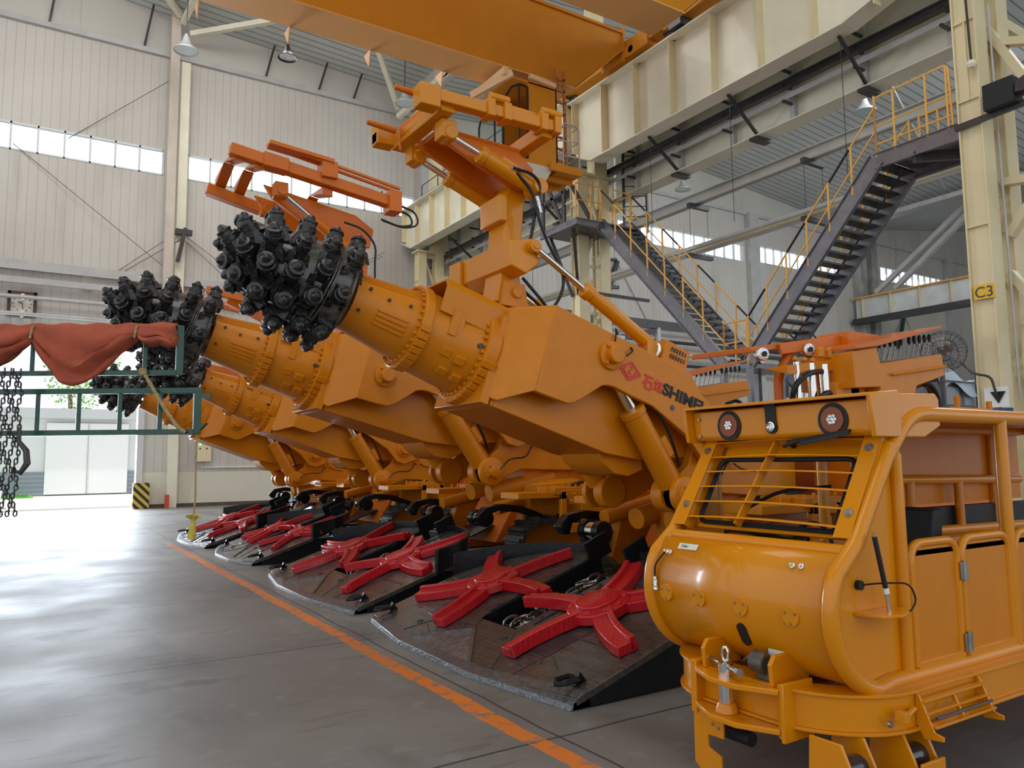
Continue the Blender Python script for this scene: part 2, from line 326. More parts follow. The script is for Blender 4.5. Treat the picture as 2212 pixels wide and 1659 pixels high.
MB().bar((ckx,YW-.07,ckz),(ckx-.13,YW-.07,ckz+.05),.03,.01,(0,1,0)).build('hour_hand',DKS,ck); MB().bar((ckx,YW-.075,ckz),(ckx+.03,YW-.075,ckz-.2),.02,.01,(0,1,0)).build('minute_hand',DKS,ck)
tag(MB().bb(-.66,-.06,YW-.02,YW-.005,6.38,6.86).build('notice_sheet',mat('grey_sheet',(.62,.60,.58),.6,0,0,.2,20)),'pale notice sheet on the wall under the clock','notice')
cb=thing('control_cabinet',(5.9,YW-.2,2.3),'beige electrical cabinet with a green lamp on the lower back wall','cabinet')
MB().bb(5.55,6.12,YW-.25,YW,1.72,2.5).build('housing',CRM,cb,.02); MB().cyl((5.70,YW-.27,2.38),(5.70,YW-.24,2.38),.035,n=10).build('green_lamp',GRNL,cb)
for dx,dz in ((.95-.7,0),(0,-.15),(.25,-.15)): MB().cyl((5.70+dx,YW-.27,2.38+dz),(5.70+dx,YW-.24,2.38+dz),.03,n=10).build('button',RUBA,cb)
MB().bb(5.78,5.84,YW-.1,YW,2.5,6.2).build('conduit',CRW,cb)
MB().bb(5.8,8.75,YW-.08,YW,1.48,1.53).build('cable_trunk',CRW,cb)
sk=thing('wall_socket',(8.7,YW-.1,1.7),'small lit switch box on the lower back wall right of the cabinet','switch box')
MB().bb(8.55,8.86,YW-.1,YW,1.62,1.84).build('housing',RUBA,sk); MB().bb(8.62,8.82,YW-.11,YW-.1,1.66,1.80).build('lit_face',mat('lit_panel',(.9,.95,1),.4,0,0,0,8,0,.5,1.5),sk)
tag(MB().bb(4.45,4.6,YW-.62,YW-.5,0,.5).build('extinguisher_box',mat('faded_red_box',(.55,.08,.05),.6)),'small red box at the foot of the slim wall column','box')
# ---------------------------------------------------------------- roadheader (built once, copied)
C18,S18=math.cos(R_(18)),math.sin(R_(18))
def Bp(a,b,y): return Vector((3.23-a*C18+b*S18,y,2.54+a*S18+b*C18))
FA=Vector((-C18,0,S18)); UB=Vector((S18,0,C18)); YY=Vector((0,1,0))
AB=lambda a,b,y: Bp(a,b,y)
ROOT0=Vector((4.5,0,0))
def ribs_mat(name,col,rough,period,bumpst,metal=0,axis=0):
    def f(nt,b,x,y,z,mth,noise,mix,bump):
        v=(x,y,z)[axis]; l=mth('ABSOLUTE',mth('SUBTRACT',mth('MODULO',mth('ADD',v,50),period),period/2)); n=noise(14,6)
        c=mix(sstep(mth,n,.35,.7),col,tuple(q*1.9 for q in col)); nt.links.new(c,b.inputs['Base Color']); b.inputs['Metallic'].default_value=metal
        bump(mth('ADD',mth('MULTIPLY',l,1/period),mth('MULTIPLY',n,.3)),bumpst,.012)
    return nodes_mat(name,f,rough,.35)
PLATE=ribs_mat('ribbed_loading_plate',(.050,.043,.036),.28,.045,.45,.2,0)
FACET=ribs_mat('ribbed_nose_facet',(.11,.105,.10),.26,.06,.5,.3,1)
NOSE=mat('bright_worn_nose_edge',(.16,.17,.18),.28,.5,.3,.5,30,.5)
DIAM=nodes_mat('hatched_red_paint',lambda nt,b,x,y,z,mth,noise,mix,bump:(nt.links.new(mix(noise(9,4),(.40,.004,.009),(.54,.008,.014)),b.inputs['Base Color']),bump(mth('MINIMUM',mth('MULTIPLY',mth('ABSOLUTE',mth('SUBTRACT',mth('MODULO',mth('ADD',mth('ADD',x,y),50),.05),.025)),30),mth('MULTIPLY',mth('ABSOLUTE',mth('SUBTRACT',mth('MODULO',mth('ADD',mth('SUBTRACT',x,y),50),.05),.025)),30)),.45,.006)),.33,.25)
rh=thing('roadheader',ROOT0,'x','mining machine','roadheaders')
def part(mb,name,m,bevel=0,parent=None,**k): return mb.build(name,m,parent or rh,bevel,**k)
boomg=[]
def bpart(mb,name,m,bevel=0,parent=None,**k):
    o=part(mb,name,m,bevel,parent,**k)
    if parent is None: boomg.append(o)
    return o
# boom housing
pl=[(-.371,.516),(-2.005,.516),(-2.172,.39),(-2.40,.29),(-2.66,.18),(-2.70,-.08),(-2.52,-.22),(-2.36,-.22),(-2.12,-.07),(-1.63,.056),(-1.346,.058),(-1.16,.066),(-1.09,.055),(-1.03,.03),(-.84,-.17),(-.78,-.22),(-.73,-.245),(-.68,-.25),(-.378,-.26)]
h=MB()
for s in (-1,1): h.prism(pl,s*.56,s*.62,AB)
h.prism([(-.38,.516),(-2.0,.516),(-2.0,.46),(-.38,.46)],-.56,.56,AB)
h.hull([Bp(-.06,.40,y) for y in(-.40,.40)]+[Bp(-.10,.40,y) for y in(-.47,.47)]+[Bp(-.14,-.42,y) for y in(-.47,.47)]+[Bp(-.375,.516,y) for y in(-.62,.62)]+[Bp(-.378,-.26,y) for y in(-.62,.62)]+[Bp(-.06,-.40,y) for y in(-.40,.40)])
bpart(h,'boom_housing',ORG,.008)
h=MB(); h.prism([(-.12,.44),(-.12,-.46),(-1.4,-.465),(-1.8,-.40),(-2.35,-.2),(-2.45,.1),(-2.0,.44)],-.40,.40,AB); bpart(h,'belly_box',ORG,.008)
h=MB(); h.prism([(-1.35,-.40),(-1.45,-.52),(-1.62,-.585),(-1.8,-.56),(-1.95,-.45),(-1.9,-.36)],-.30,.30,AB); bpart(h,'saddle',ORG,.01)
# square front plate with studs
h=MB(); h.bar(Bp(-.10,-.08,0),Bp(-.02,-.08,0),.84,.78,UB); fp=bpart(h,'front_plate',ORG,.006)
h=MB(); h.lathe([(0,.43),(.02,.445),(.13,.445),(.14,.42)],Bp(-.08,0,0),Bp(1,0,0),48,absol=True); 
for k in range(40):
    a=2*math.pi*k/40; c=YY*math.cos(a)*.405+UB*math.sin(a)*.405; h.cyl(Bp(.05,0,0)+c,Bp(.085,0,0)+c,.017,n=8)
for k in range(9):
    a=R_(200+9.5*k); c=YY*math.cos(a)*.45+UB*math.sin(a)*.45; u=(c).normalized(); h.bar(Bp(-.06,0,0)+c,Bp(.06,0,0)+c,.062,.035,u)
bpart(h,'rear_flange',ORG,.004)
h=MB(); h.lathe([(0,.385),(.50,.345),(.54,.33)],Bp(.04,0,0),Bp(1,0,0),48,absol=True)
for a,b,y in ((.35,-.16,-.31),(.22,-.19,-.33),(.30,-.29,-.22),(.17,-.31,-.235),(.40,-.26,-.2)):
    n=Vector((0,0,0))+YY*y+UB*b; n.normalize(); h.bar(Bp(a-.045,b,y),Bp(a+.045,b,y),.07,.05,n)
bpart(h,'gearbox_barrel',ORG,.006)
for a,b,y in ((.10,-.02,-.387),):
    n=(YY*y+UB*b).normalized(); bpart(MB().cyl(Bp(a,b,y)-n*.02,Bp(a,b,y)+n*.012,.022,n=14),'plug',DKS)
h=MB(); h.lathe([(0,.345),(.01,.372),(.085,.372),(.095,.36)],Bp(.545,0,0),Bp(2,0,0),48,absol=True)
for k in range(34):
    a=2*math.pi*k/34; c=YY*math.cos(a)*.338+UB*math.sin(a)*.338; h.cyl(Bp(.63,0,0)+c,Bp(.665,0,0)+c,.015,n=8)
for k in range(8):
    a=R_(190+10*k); c=YY*math.cos(a)*.375+UB*math.sin(a)*.375; h.bar(Bp(.55,0,0)+c,Bp(.64,0,0)+c,.056,.035,c.normalized())
bpart(h,'front_flange',ORG,.004)
h=MB(); h.lathe([(0,.315),(.03,.305),(.5,.245),(.56,.24)],Bp(.62,0,0),Bp(3,0,0),48,absol=True)
def ribon(h,a0,a1,r0,r1,ang,w=.02,t=.02):
    n=YY*math.cos(R_(ang))+UB*math.sin(R_(ang)); h.bar(Bp(a0,0,0)+n*r0,Bp(a1,0,0)+n*r1,w,t,n)
for ang in (190,198,206,214): ribon(h,.72,.98,.297,.264,ang,.022,.022)
for ang in (128,136,143): ribon(h,.66,1.14,.303,.244,ang,.01,.012)
nk=bpart(h,'tapered_neck',ORG,.003)
for a,ang,rr in ((.74,165,.302),(.92,168,.28),(1.08,160,.262),(1.12,205,.256),(.15,160,.0)):
    if rr:
        n=YY*math.cos(R_(ang))+UB*math.sin(R_(ang)); bpart(MB().cyl(Bp(a,0,0)+n*(rr-.02),Bp(a,0,0)+n*(rr+.006),.014,n=12),'plug',DKS)
# motor cover
h=MB(); t=.018
h.bb(0,0,0,0,0,0); h=MB()
sec=[(-.36,.13),(-.36,.36),(-.30,.43),(.30,.43),(.36,.36),(.36,.13)]
inn=[(-.34,.13),(-.34,.355),(-.29,.41),(.29,.41),(.34,.355),(.34,.13)]
vs=[Bp(a,b,y) for a in (.52,-.13) for (y,b) in sec]+[Bp(a,b,y) for a in (.52,-.13) for (y,b) in inn]
fs=[]
for i in range(5):
    fs+=[(i,i+1,6+i+1,6+i),(12+i+1,12+i,18+i,18+i+1),(i+1,i,12+i,12+i+1),(6+i,6+i+1,18+i+1,18+i)]
fs+=[(0,6,18,12),(5,17,23,11)]
h.add(vs,fs); bpart(h,'motor_cover',ORG,.004)
h=MB(); h.hull([Bp(a,b,y) for a in(.40,.33) for b in(-.03,.20) for y in(-.37,-.30)]); h.hull([Bp(a,b,y) for a in(.33,.28) for b in(.0,.20) for y in(-.365,-.30)]); bpart(h,'cover_bracket',ORG,.004)
rodpins=[]
# pins on the housing
def pincap(a,b,y,r,name,par=None):
    s=-1 if y<0 else 1; h=MB(); h.lathe([(0,r*1.65),(.03,r*1.65),(.035,r*1.5)],Bp(a,b,y),Bp(a,b,y+s),28,absol=True); h.lathe([(0,r),(.10,r),(.11,r*.9)],Bp(a,b,y),Bp(a,b,y+s),28,absol=True)
    for k in range(3):
        an=R_(40+130*k); c=FA*math.cos(an)*r*1.3+UB*math.sin(an)*r*1.3; h.cyl(Bp(a,b,y)+c,Bp(a,b,y+s*.055)+c,.02,n=6)
    return bpart(h,name,ORG,.003)
for s in (-1,1):
    rodpins.append(pincap(-1.04,.316,s*.62,.078,'rod_pin')); pincap(-2.42,.03,s*.62,.085,'hinge_pin')
# lift cylinders
for s in (-1,1):
    y=s*.53; base=Vector((5.12,y,1.29)); top=Bp(-1.04,.316,y); d=(top-base).normalized()
    h=MB(); h.cyl(base+d*.10,base+d*.90,.112,n=28); h.cyl(base+d*.86,base+d*.915,.122,n=28); h.bar(base+d*.35+Vector((.13,0,.06)),base+d*.55+Vector((.13,0,.06)),.10,.07,(.8,0,.5)); h.hull([base+d*.12+Vector((.13,s*.03,.05)),base+d*.62+Vector((.11,s*.03,.06)),base+d*.12+Vector((.08,-s*.03,.05)),base+d*.62+Vector((.08,-s*.03,.06))]+[base+d*.12+Vector((.10,0,0)),base+d*.6+Vector((.1,0,.0))])
    lc=bpart(h,'lift_cylinder',ORG,.004)
    part(MB().cyl(base+d*.8,top,.052,n=20),'piston_rod',CHR,0,lc)
    part(MB().tube(fillet([base+d*.86+Vector((.1,s*.04,.1)),base+d*.7+Vector((.2,s*.06,.12)),base+d*.5+Vector((.2,s*.06,.08)),base+d*.3+Vector((.2,s*.04,.0))],.08),.014,6),'hydraulic_hose',RUB,0,lc)
# logo and lettering on the near plate
def text(s,size,m,parent,p,ux,uy,name,depth=.002,bold=0,shear=0,sx=1):
    cu=bpy.data.curves.new(name,'FONT'); cu.body=s; cu.size=size; cu.extrude=depth; cu.offset=bold; cu.shear=shear
    o=bpy.data.objects.new(name,cu); COL.objects.link(o); bpy.context.view_layer.update()
    me=bpy.data.meshes.new_from_object(o.evaluated_get(bpy.context.evaluated_depsgraph_get())); bpy.data.objects.remove(o)
    me.materials.clear(); me.materials.append(m); ux=Vector(ux).normalized(); uy=Vector(uy).normalized(); uz=ux.cross(uy)
    off=rootoff(parent) if parent else Vector((0,0,0)); 
    for v in me.vertices: c=v.co.copy(); v.co=Vector(p)+ux*c.x*sx+uy*c.y+uz*c.z-off
    me.name=name; ob=bpy.data.objects.new(name,me); COL.objects.link(ob); ob.parent=parent; return ob
YN=-.6225
tx=text('SHIMEI',.148,RUBA,rh,Bp(-1.70,.205,YN),-FA,UB,'lettering',.002,.006,0,1.22); boomg.append(tx)
lg=MB()
def strk(pts,w,m=None,closed=False):
    for i in range(len(pts)-(0 if closed else 1)):
        p,q=pts[i],pts[(i+1)%len(pts)]; lg.bar(Bp(p[0],p[1],YN),Bp(q[0],q[1],YN),.006,w,(FA*(q[1]-p[1])-UB*(q[0]-p[0])).normalized())
# rhombus emblem
strk([(-1.165,.262),(-1.285,.345),(-1.415,.268),(-1.285,.178)],.02,closed=True)
strk([(-1.205,.262),(-1.285,.208),(-1.365,.258)],.016); strk([(-1.365,.258),(-1.34,.268)],.016); strk([(-1.205,.262),(-1.235,.285)],.014)
strk([(-1.275,.305),(-1.30,.308),(-1.308,.288),(-1.272,.265),(-1.28,.243),(-1.305,.245)],.013)
# two characters
def ch(x0,y0,sc,lines,w):
    for l in lines: strk([(x0-p[0]*sc,y0+p[1]*sc) for p in l],w)
ch(-1.455,.185,.112,[[(0,1),(1,1)],[(.45,1),(.05,.25)],[(.3,.6),(.95,.6),(.9,0),(.3,0),(.3,.6)]],.020)
ch(-1.585,.195,.105,[[(.2,1.05),(.2,.5),(0,0)],[(.2,.5),(.35,.1)],[(.02,.8),(.08,.6)],[(.38,.8),(.3,.6)],[(.45,.9),(1,.9)],[(.57,1),(.57,.5),(.88,.5),(.88,1)],[(.57,.7),(.88,.7)],[(.45,.33),(1.02,.33)],[(.73,.5),(.73,0)],[(.7,.3),(.45,.05)],[(.76,.3),(1.02,.05)]],.012)
em=bpart(lg,'red_emblem',REDM)
bpart(MB().cyl(Bp(-1.86,.12,-.625),Bp(-1.86,.12,-.615),.027,n=16),'drain_hole',DKS)
# plough light on the boom
lp=MB(); lp.hull([Bp(-1.70,.52,-.30),Bp(-1.70,.76,-.30),Bp(-2.0,.74,-.28),Bp(-2.0,.54,-.28),Bp(-1.70,.52,-.53),Bp(-1.70,.76,-.53),Bp(-2.0,.74,-.55),Bp(-2.0,.54,-.55)])
bl=bpart(lp,'boom_light',ORG,.006)
part(MB().lathe([(0,.09),(.02,.095),(.035,.075),(.02,.03)],Bp(-1.69,.64,-.415),Bp(0,.64,-.415),24,absol=True),'lamp_lens',SILV,0,bl)
vm=MB()
for i in range(2):
    for k in range(6): vm.bar(Bp(-1.78-.034*k,.60+.07*i,-.547),Bp(-1.78-.034*k,.64+.07*i,-.547),.012,.012,FA)
part(vm,'vent_slots',DKS,0,bl)
bpart(MB().tube(fillet([Bp(-1.05,.40,-.62),Bp(-1.02,.50,-.66),Bp(-1.05,.60,-.58),Bp(-1.2,.53,-.5),Bp(-1.25,.45,-.66),Bp(-1.17,.36,-.68)],.05),.009,6),'grease_hose',RUB)
bpart(MB().bb(-.05,.05,-.03,.03,-.02,.02,Matrix.Translation(Bp(-1.12,.53,-.57))),'grease_block',STL,.004)
# cutting head with picks
h=MB(); h.lathe([(0,.24),(.02,.35),(.09,.365),(.15,.345),(.40,.335),(.62,.285),(.78,.20),(.86,.11),(.88,.0)],Bp(1.21,.0,0),Bp(3.04,0,0),48,absol=True)
def helix(h,a0,a1,r,th0,turns,w,hh,n=60):
    pts=[]
    for k in range(n+1):
        t=k/n; a=a0+(a1-a0)*t; an=th0+turns*2*math.pi*t; rr=r(a); nrm=YY*math.cos(an)+UB*math.sin(an); tg=-YY*math.sin(an)+UB*math.cos(an)
        pts.append((Bp(a,0,0)+nrm*rr,nrm))
    vs=[];
    for p,nrm in pts: vs+= [p-nrm*.02-FA*w,p+nrm*hh-FA*w*.6,p+nrm*hh+FA*w*.6,p-nrm*.02+FA*w]
    fs=[(4*i+j,4*i+(j+1)%4,4*i+4+(j+1)%4,4*i+4+j) for i in range(len(pts)-1) for j in range(4)]; fs+=[(0,1,2,3),(4*len(pts)-1,4*len(pts)-2,4*len(pts)-3,4*len(pts)-4)]
    h.add(vs,fs)
DR=lambda a: .345 if a<1.6 else .335-.05*(a-1.57)/.22 if a<1.79 else .285-.5*(a-1.79)
helix(h,1.33,1.50,DR,.3,1.02,.012,.05); helix(h,1.40,1.62,DR,2.4,1.0,.012,.045); helix(h,1.25,1.26,DR,0,1,.015,.05)
hm=nodes_mat('black_steel_drum',lambda nt,b,x,y,z,mth,noise,mix,bump:(nt.links.new(mix(sstep(mth,noise(6,6,(1,1,4)),.4,.7),(.035,.030,.024),(.11,.090,.065)),b.inputs['Base Color']),bump(noise(30,5),.2,.01)),.3,.5)
headp=bpart(h,'cutting_head',hm,.003)
pk=MB(); pk.hull([(x,y,z) for x,y,z in ((-.085,-.05,-.03),(.06,-.05,-.03),(-.085,.05,-.03),(.06,.05,-.03),(-.05,-.045,.04),(.04,-.045,.055),(-.05,.045,.04),(.04,.045,.055))])
pk.lathe([(0,.050),(.035,.052),(.04,.044),(.062,.041),(.066,.047),(.078,.046),(.083,.030),(.096,.025),(.104,.018),(.110,.013),(.113,0)],(-.015,0,.025),(.42,0,1),14,absol=True)
for sg in (-1,1): pk.hull([(-.11,sg*.075,-.03),(-.03,sg*.075,-.03),(-.055,sg*.055,.035),(-.11,sg*.02,-.03),(-.03,sg*.02,-.03),(-.06,sg*.03,.045)])
PKM=mat('black_gloss_pick',(.014,.013,.012),.25,.1,.5,.6,35,.9)
p0=pk.build('pick',PKM); firstpick=True
pm=[(1.235,.355,8,.05,.3),(1.41,.34,11,.0,.25),(1.60,.335,11,.08,.6),(1.79,.285,10,.40,.1),(1.94,.19,7,.8,.3),(2.02,.08,3,1.25,.1)]
for (a,r,n,tl,ph) in pm:
    for k in range(n):
        an=2*math.pi*(k+ph)/n+(.35*(a-1.2)); aa=a+.05+.05*math.sin(an+a*3); nrm=YY*math.cos(an)+UB*math.sin(an); tg=-YY*math.sin(an)+UB*math.cos(an)
        z=(nrm*math.cos(tl)+FA*math.sin(tl)).normalized(); x=(tg*(-1)).normalized(); y=z.cross(x)
        o=p0 if firstpick else p0.copy()
        if not firstpick: COL.objects.link(o)
        firstpick=False; o.parent=headp
        sc=1.2+.18*random.random(); pos=Bp(aa,0,0)+nrm*r*.985-ROOT0
        o.matrix_local=Matrix(((x.x*sc,y.x*sc,z.x*sc,pos.x),(x.y*sc,y.y*sc,z.y*sc,pos.y),(x.z*sc,y.z*sc,z.z*sc,pos.z),(0,0,0,1)))
# turret
fixed=[]
h=MB()
tp=[(4.99,1.28),(5.03,1.17),(5.13,1.12),(5.26,1.14),(5.42,1.20),(5.65,1.28),(6.4,1.22),(6.9,1.25),(6.9,1.7),(6.35,1.75),(6.0,2.02),(5.62,2.02),(5.45,1.92),(5.42,1.72),(5.34,1.55),(5.2,1.44),(5.07,1.42)]
tp2=[(x,z) for x,z in tp]
for s in (-1,1):
    h.prism(tp2,s*.40,s*.50,X_Z)
    h.lathe([(0,.165),(.14,.165)],(5.13,s*.36,1.28),(5.13,s*2,1.28),30,absol=True); 
    h.lathe([(0,.17),(.06,.17),(.07,.155)],(5.13,s*.62,1.28),(5.13,s*3,1.28),30,absol=True)
h.bb(5.75,6.8,-.42,.42,1.0,1.7)
h.lathe([(0,.62),(.3,.62),(.34,.55)],(6.2,0,.78),(6.2,0,2),36,absol=True); h.cyl((5.58,-.5,1.81),(5.58,.5,1.81),.14,n=20)
tur=part(h,'turret',ORG,.01); boomg.append(tur)
for s in (-1,1):
    h=MB(); h.lathe([(0,.10),(.02,.10),(.03,.065),(.10,.065),(.105,.055)],(5.13,s*.68,1.28),(5.13,s*3,1.28),24,absol=True)
    for k in range(4):
        an=R_(30+90*k); h.cyl((5.13+.085*math.cos(an),s*.69,1.28+.085*math.sin(an)),(5.13+.085*math.cos(an),s*.725,1.28+.085*math.sin(an)),.017,n=6)
    boomg.append(part(h,'base_pin',ORG,.003))
    boomg.append(part(MB().tube(fillet([(5.18,s*.78,1.30),(5.3,s*.76,1.40),(5.5,s*.58,1.42),(5.7,s*.56,1.42),(5.82,s*.56,1.6),(6.0,s*.56,1.5),(6.2,s*.56,1.48)],.08),.009,6),'grease_hose',RUB))
boomg.append(part(MB().tube([Vector((5.85,-.56,1.62))+Vector((.05*math.cos(a),0,.06*math.sin(a))) for a in [k*math.pi/8 for k in range(16)]],.014,8,True),'lifting_eye',ORG))
# slew cylinders and middle drum
h=MB(); h.cyl((5.3,-.28,1.0),(6.2,-.36,1.15),.11,n=20); h.cyl((5.35,.28,1.0),(6.2,.36,1.15),.11,n=20); boomg.append(part(h,'slew_cylinders',ORG,.005))
# chassis
h=MB(); h.bb(5.9,10.6,-.62,.62,.45,1.05); h.prism([(5.5,.5),(6.6,.5),(6.9,1.15),(5.9,1.15)],-.5,.5,X_Z); h.bb(7.2,10.4,-.95,-.5,.8,1.75); h.bb(7.6,10.4,.5,.95,.8,1.85); h.bb(6.9,7.6,.45,.95,.7,1.35)
part(h,'chassis',ORR,.01)
for s in (-1,1):
    h=MB(); h.prism([(5.5,.55),(5.65,.95),(5.9,1.02),(9.8,1.02),(10.1,.8),(10.1,.45),(9.7,.3),(5.8,.3)],s*.86,s*1.02,X_Z)
    h.bb(5.35,6.1,s*.90,s*1.34,1.12,1.20); h.bb(5.9,6.45,s*.86,s*1.36,1.16,1.25); h.bb(5.75,6.4,s*.88,s*1.0,.9,1.2)
    # window bracket
    x0,x1=6.0,6.42
    y_=s*1.34; zz=(.70,1.20)
    h.bb(x0,x0+.09,y_-.03,y_+.03,*zz); h.bb(x1-.09,x1,y_-.03,y_+.03,*zz); h.bb(x0,x1,y_-.03,y_+.03,1.10,1.22); h.bb(x0,x1,y_-.03,y_+.03,.66,.78)
    for k in range(4): h.cyl((x0+.05+.105*k,y_,1.24),(x0+.05+.105*k,y_,1.29),.018,n=6); h.cyl((x0+.05+.105*k-.3,y_-s*.12,1.18),(x0+.05+.105*k-.3,y_-s*.12,1.27),.018,n=6)
    for k in range(3): h.cyl((x0+.09+.12*k,y_+s*.02,1.16),(x0+.09+.12*k,y_+s*.05,1.16),.02,n=8)
    part(h,'track_frame',ORG,.006)
    tk=MB(); prof=[]
    pth=[(5.75+.0*k,.0) for k in ()]
    path=arc((5.75,0,.46),.36,90,270,9,(1,0,0),(0,0,1))+[Vector((5.75+.26*k,0,.10)) for k in range(1,16)]+arc((9.7,0,.46),.36,-90,90,9,(1,0,0),(0,0,1))+[Vector((9.7-.26*k,0,.82)) for k in range(1,15)]
    m=len(path)
    for i,p in enumerate(path):
        q=path[(i+1)%m]; d=q-p
        if d.length<.05: continue
        mid=(p+q)/2; n=Vector((-d.z,0,d.x)).normalized(); n=n if (mid-Vector((7.7,0,.46))).dot(n)>0 else -n
        tk.bar(Vector((p.x,s*1.15,p.z)),Vector((q.x,s*1.15,q.z)),.40,.05,n); c=mid+n*.045; tk.bar(Vector((c.x,s*.96,c.z)),Vector((c.x,s*1.34,c.z)),.05,.05,n)
    part(tk,'crawler_track',mat('dusty_track_steel',(.05,.045,.038),.5,.5,0,.5,12,.3) if s<0 else MT['dusty_track_steel'],.0)
# loading apron
K=.33; PZ=lambda x:.06+K*(x-3.03)
th=math.atan(K)
def plate(pts,t=.05): return [Vector((x,y,PZ(x))) for x,y in pts]
def slab(poly,mb,t=.05):
    mb.prism(poly,0,1,lambda x,y,d: Vector((x,y,PZ(x)-t*(1-d)))); return mb
W_=1.70
L=[(3.07,-W_),(2.90,-.65),(2.89,0),(3.50,0),(3.50,-.30),(4.85,-.30),(4.9,-.45),(4.80,-.95),(4.55,-1.35),(4.3,-1.58),(4.0,-W_-.02)]
h=MB(); slab(L,h); slab([(x,-y) for x,y in L][::-1],h); ap_=part(h,'loading_apron',PLATE,.004)
h=MB(); e=[(3.07,-W_),(2.90,-.65),(2.90,.65),(3.07,W_)]
vs=[];
for x,y in e: vs+= [Vector((x-.045,y,.0)),Vector((x-.035,y,.040)),Vector((x+.05,y,PZ(x+.05)+.012)),Vector((x+.10,y,PZ(x+.1)+.004)),Vector((x+.12,y,0))]
fs=[(5*i+j,5*i+(j+1)%5,5*i+5+(j+1)%5,5*i+5+j) for i in range(len(e)-1) for j in range(5)]+[(4,3,2,1,0),tuple(range(15,20))]
h.add(vs,fs); part(h,'nose_lip',NOSE,.003,ap_)
h=MB()
for a_,b_ in (((3.34,.12),(3.0,.68)),((3.34,.12),(2.99,-.42))): h.bar((a_[0],a_[1],PZ(a_[0])+.006),(b_[0],b_[1],PZ(b_[0])+.006),.03,.02)
part(h,'nose_ridge',NOSE,0,ap_)
h=MB(); h.prism([(3.33,.12),(2.99,.66),(2.98,-.40)],0,1,lambda x,y,d: Vector((x,y,PZ(x)+.003+.003*d))); part(h,'nose_facet',FACET,0,ap_)
for s in (-1,1):
    h=MB(); h.prism([(3.04,.0),(4.5,.02),(5.1,.30),(5.1,PZ(4.0)),(4.02,PZ(4.02)-.02),(3.05,.05)],s*(W_-.03),s*W_,X_Z); part(h,'side_skirt',BLK,.004,ap_)
    # guard wall
    q=[(3.98,1.71),(4.28,1.60),(4.55,1.37),(4.80,.97),(4.90,.45),(4.86,.31)]; vs=[]
    for i,(x,y) in enumerate(q):
        zb=PZ(x)-.03; zt=PZ(3.98)+.24+.16*(x-3.98); 
        for dx,z in ((0,zb),(0,zt),(.035,zt),(.035,zb)): vs.append(Vector((x+dx,s*(y+(.02 if dx else 0)),z)))
    fs=[(4*i+j,4*i+(j+1)%4,4*i+4+(j+1)%4,4*i+4+j) for i in range(5) for j in range(4)]+[(3,2,1,0),tuple(range(20,24))]
    h=MB(); h.add(vs,fs); h.bar((4.72,s*.29,PZ(4.72)+.07),(4.98,s*.29,PZ(4.98)+.09),.03,.22); h.bar((3.55,s*.30,PZ(3.55)-.105),(4.9,s*.30,PZ(4.9)-.105),.02,.20)
    part(h,'guard_wall',BLK,.004,ap_)
    # access plates and bolts on the apron
    h=MB(); slab([(3.33,s*.78),(3.33,s*.98),(3.62,s*.98),(3.62,s*.78)],h,.0); h=MB(); h.prism([(3.33,s*.72),(3.33,s*1.0),(3.62,s*1.0),(3.62,s*.72)],0,1,lambda x,y,d: Vector((x,y,PZ(x)+.008*d))); part(h,'access_plate',TRD,.003,ap_)
    h=MB(); h.prism([(3.62,s*.31),(3.62,s*.40),(4.9,s*.40),(4.9,s*.31)],0,1,lambda x,y,d: Vector((x,y,PZ(x)+.012*d)))
    for k in range(6): x=3.72+.21*k; h.cyl((x,s*.355,PZ(x)+.005),(x,s*.355,PZ(x)+.02),.022,n=12)
    part(h,'slot_rim',TRD,.002,ap_)
    h=MB(); c=Vector((3.18,s*1.55,PZ(3.18)+.03)); h.tube([c+Vector((.03,0,0)),c+Vector((-.02,-.05,.02)),c+Vector((-.12,-.055,.01)),c+Vector((-.165,0,0)),c+Vector((-.12,.055,.01)),c+Vector((-.02,.05,.02))],.019,8,True); h.hull([c+Vector((dx,dy,dz)) for dx in(-.02,.09) for dy in(-.025,.025) for dz in(-.03,)]+[c+Vector((.02,dy,.06)) for dy in(-.025,.025)])
    part(h,'towing_shackle',BLK,0,ap_)
    # drive arm, hinge drum, lift ram
    h=MB(); pts=[(4.95,.93),(4.88,1.02),(5.0,1.14),(5.25,1.18),(5.55,1.14),(5.9,1.02),(5.9,.94),(5.5,1.06),(5.2,1.09),(5.06,1.05),(5.02,.93)]; h.prism([(x,z-.12) for x,z in pts],s*.98,s*1.10,X_Z); part(h,'arched_arm',BLK,.01)
    h=MB(); h.lathe([(0,.11),(.10,.11),(.10,.085),(.25,.085),(.25,.11),(.33,.11)],(5.15,s*.55,.86),(5.15,s*3,.86),24,absol=True); dr=part(h,'hinge_drum',BLK,.004)
    part(MB().cyl((5.15,s*.66,.86),(5.15,s*.78,.86),.092,n=24),'polished_band',CHR,0,dr)
    h=MB(); h.cyl((5.35,s*.80,.98),(6.3,s*.82,1.18),.085,n=20); part(h,'apron_ram',ORG,.004)
h=MB()
for a_,b_ in (((2.97,.95),(3.55,.62)),((3.32,.12),(3.55,.30)),((3.0,-.95),(4.05,-1.05)),((2.96,-.75),(3.5,-.32)),((3.62,1.05),(3.62,1.6)),((3.62,-1.05),(3.62,-1.6)),((4.35,1.0),(4.30,1.5)),((4.35,-1.0),(4.30,-1.5)),((3.15,-.1),(3.3,-.15)),((3.1,.5),(3.2,.75)),((3.25,-1.25),(3.35,-1.05)),((4.6,.45),(4.6,1.1)),((4.6,-.45),(4.6,-1.1))):
    h.bar((a_[0],a_[1],PZ(a_[0])+.002),(b_[0],b_[1],PZ(b_[0])+.002),.012,.006)
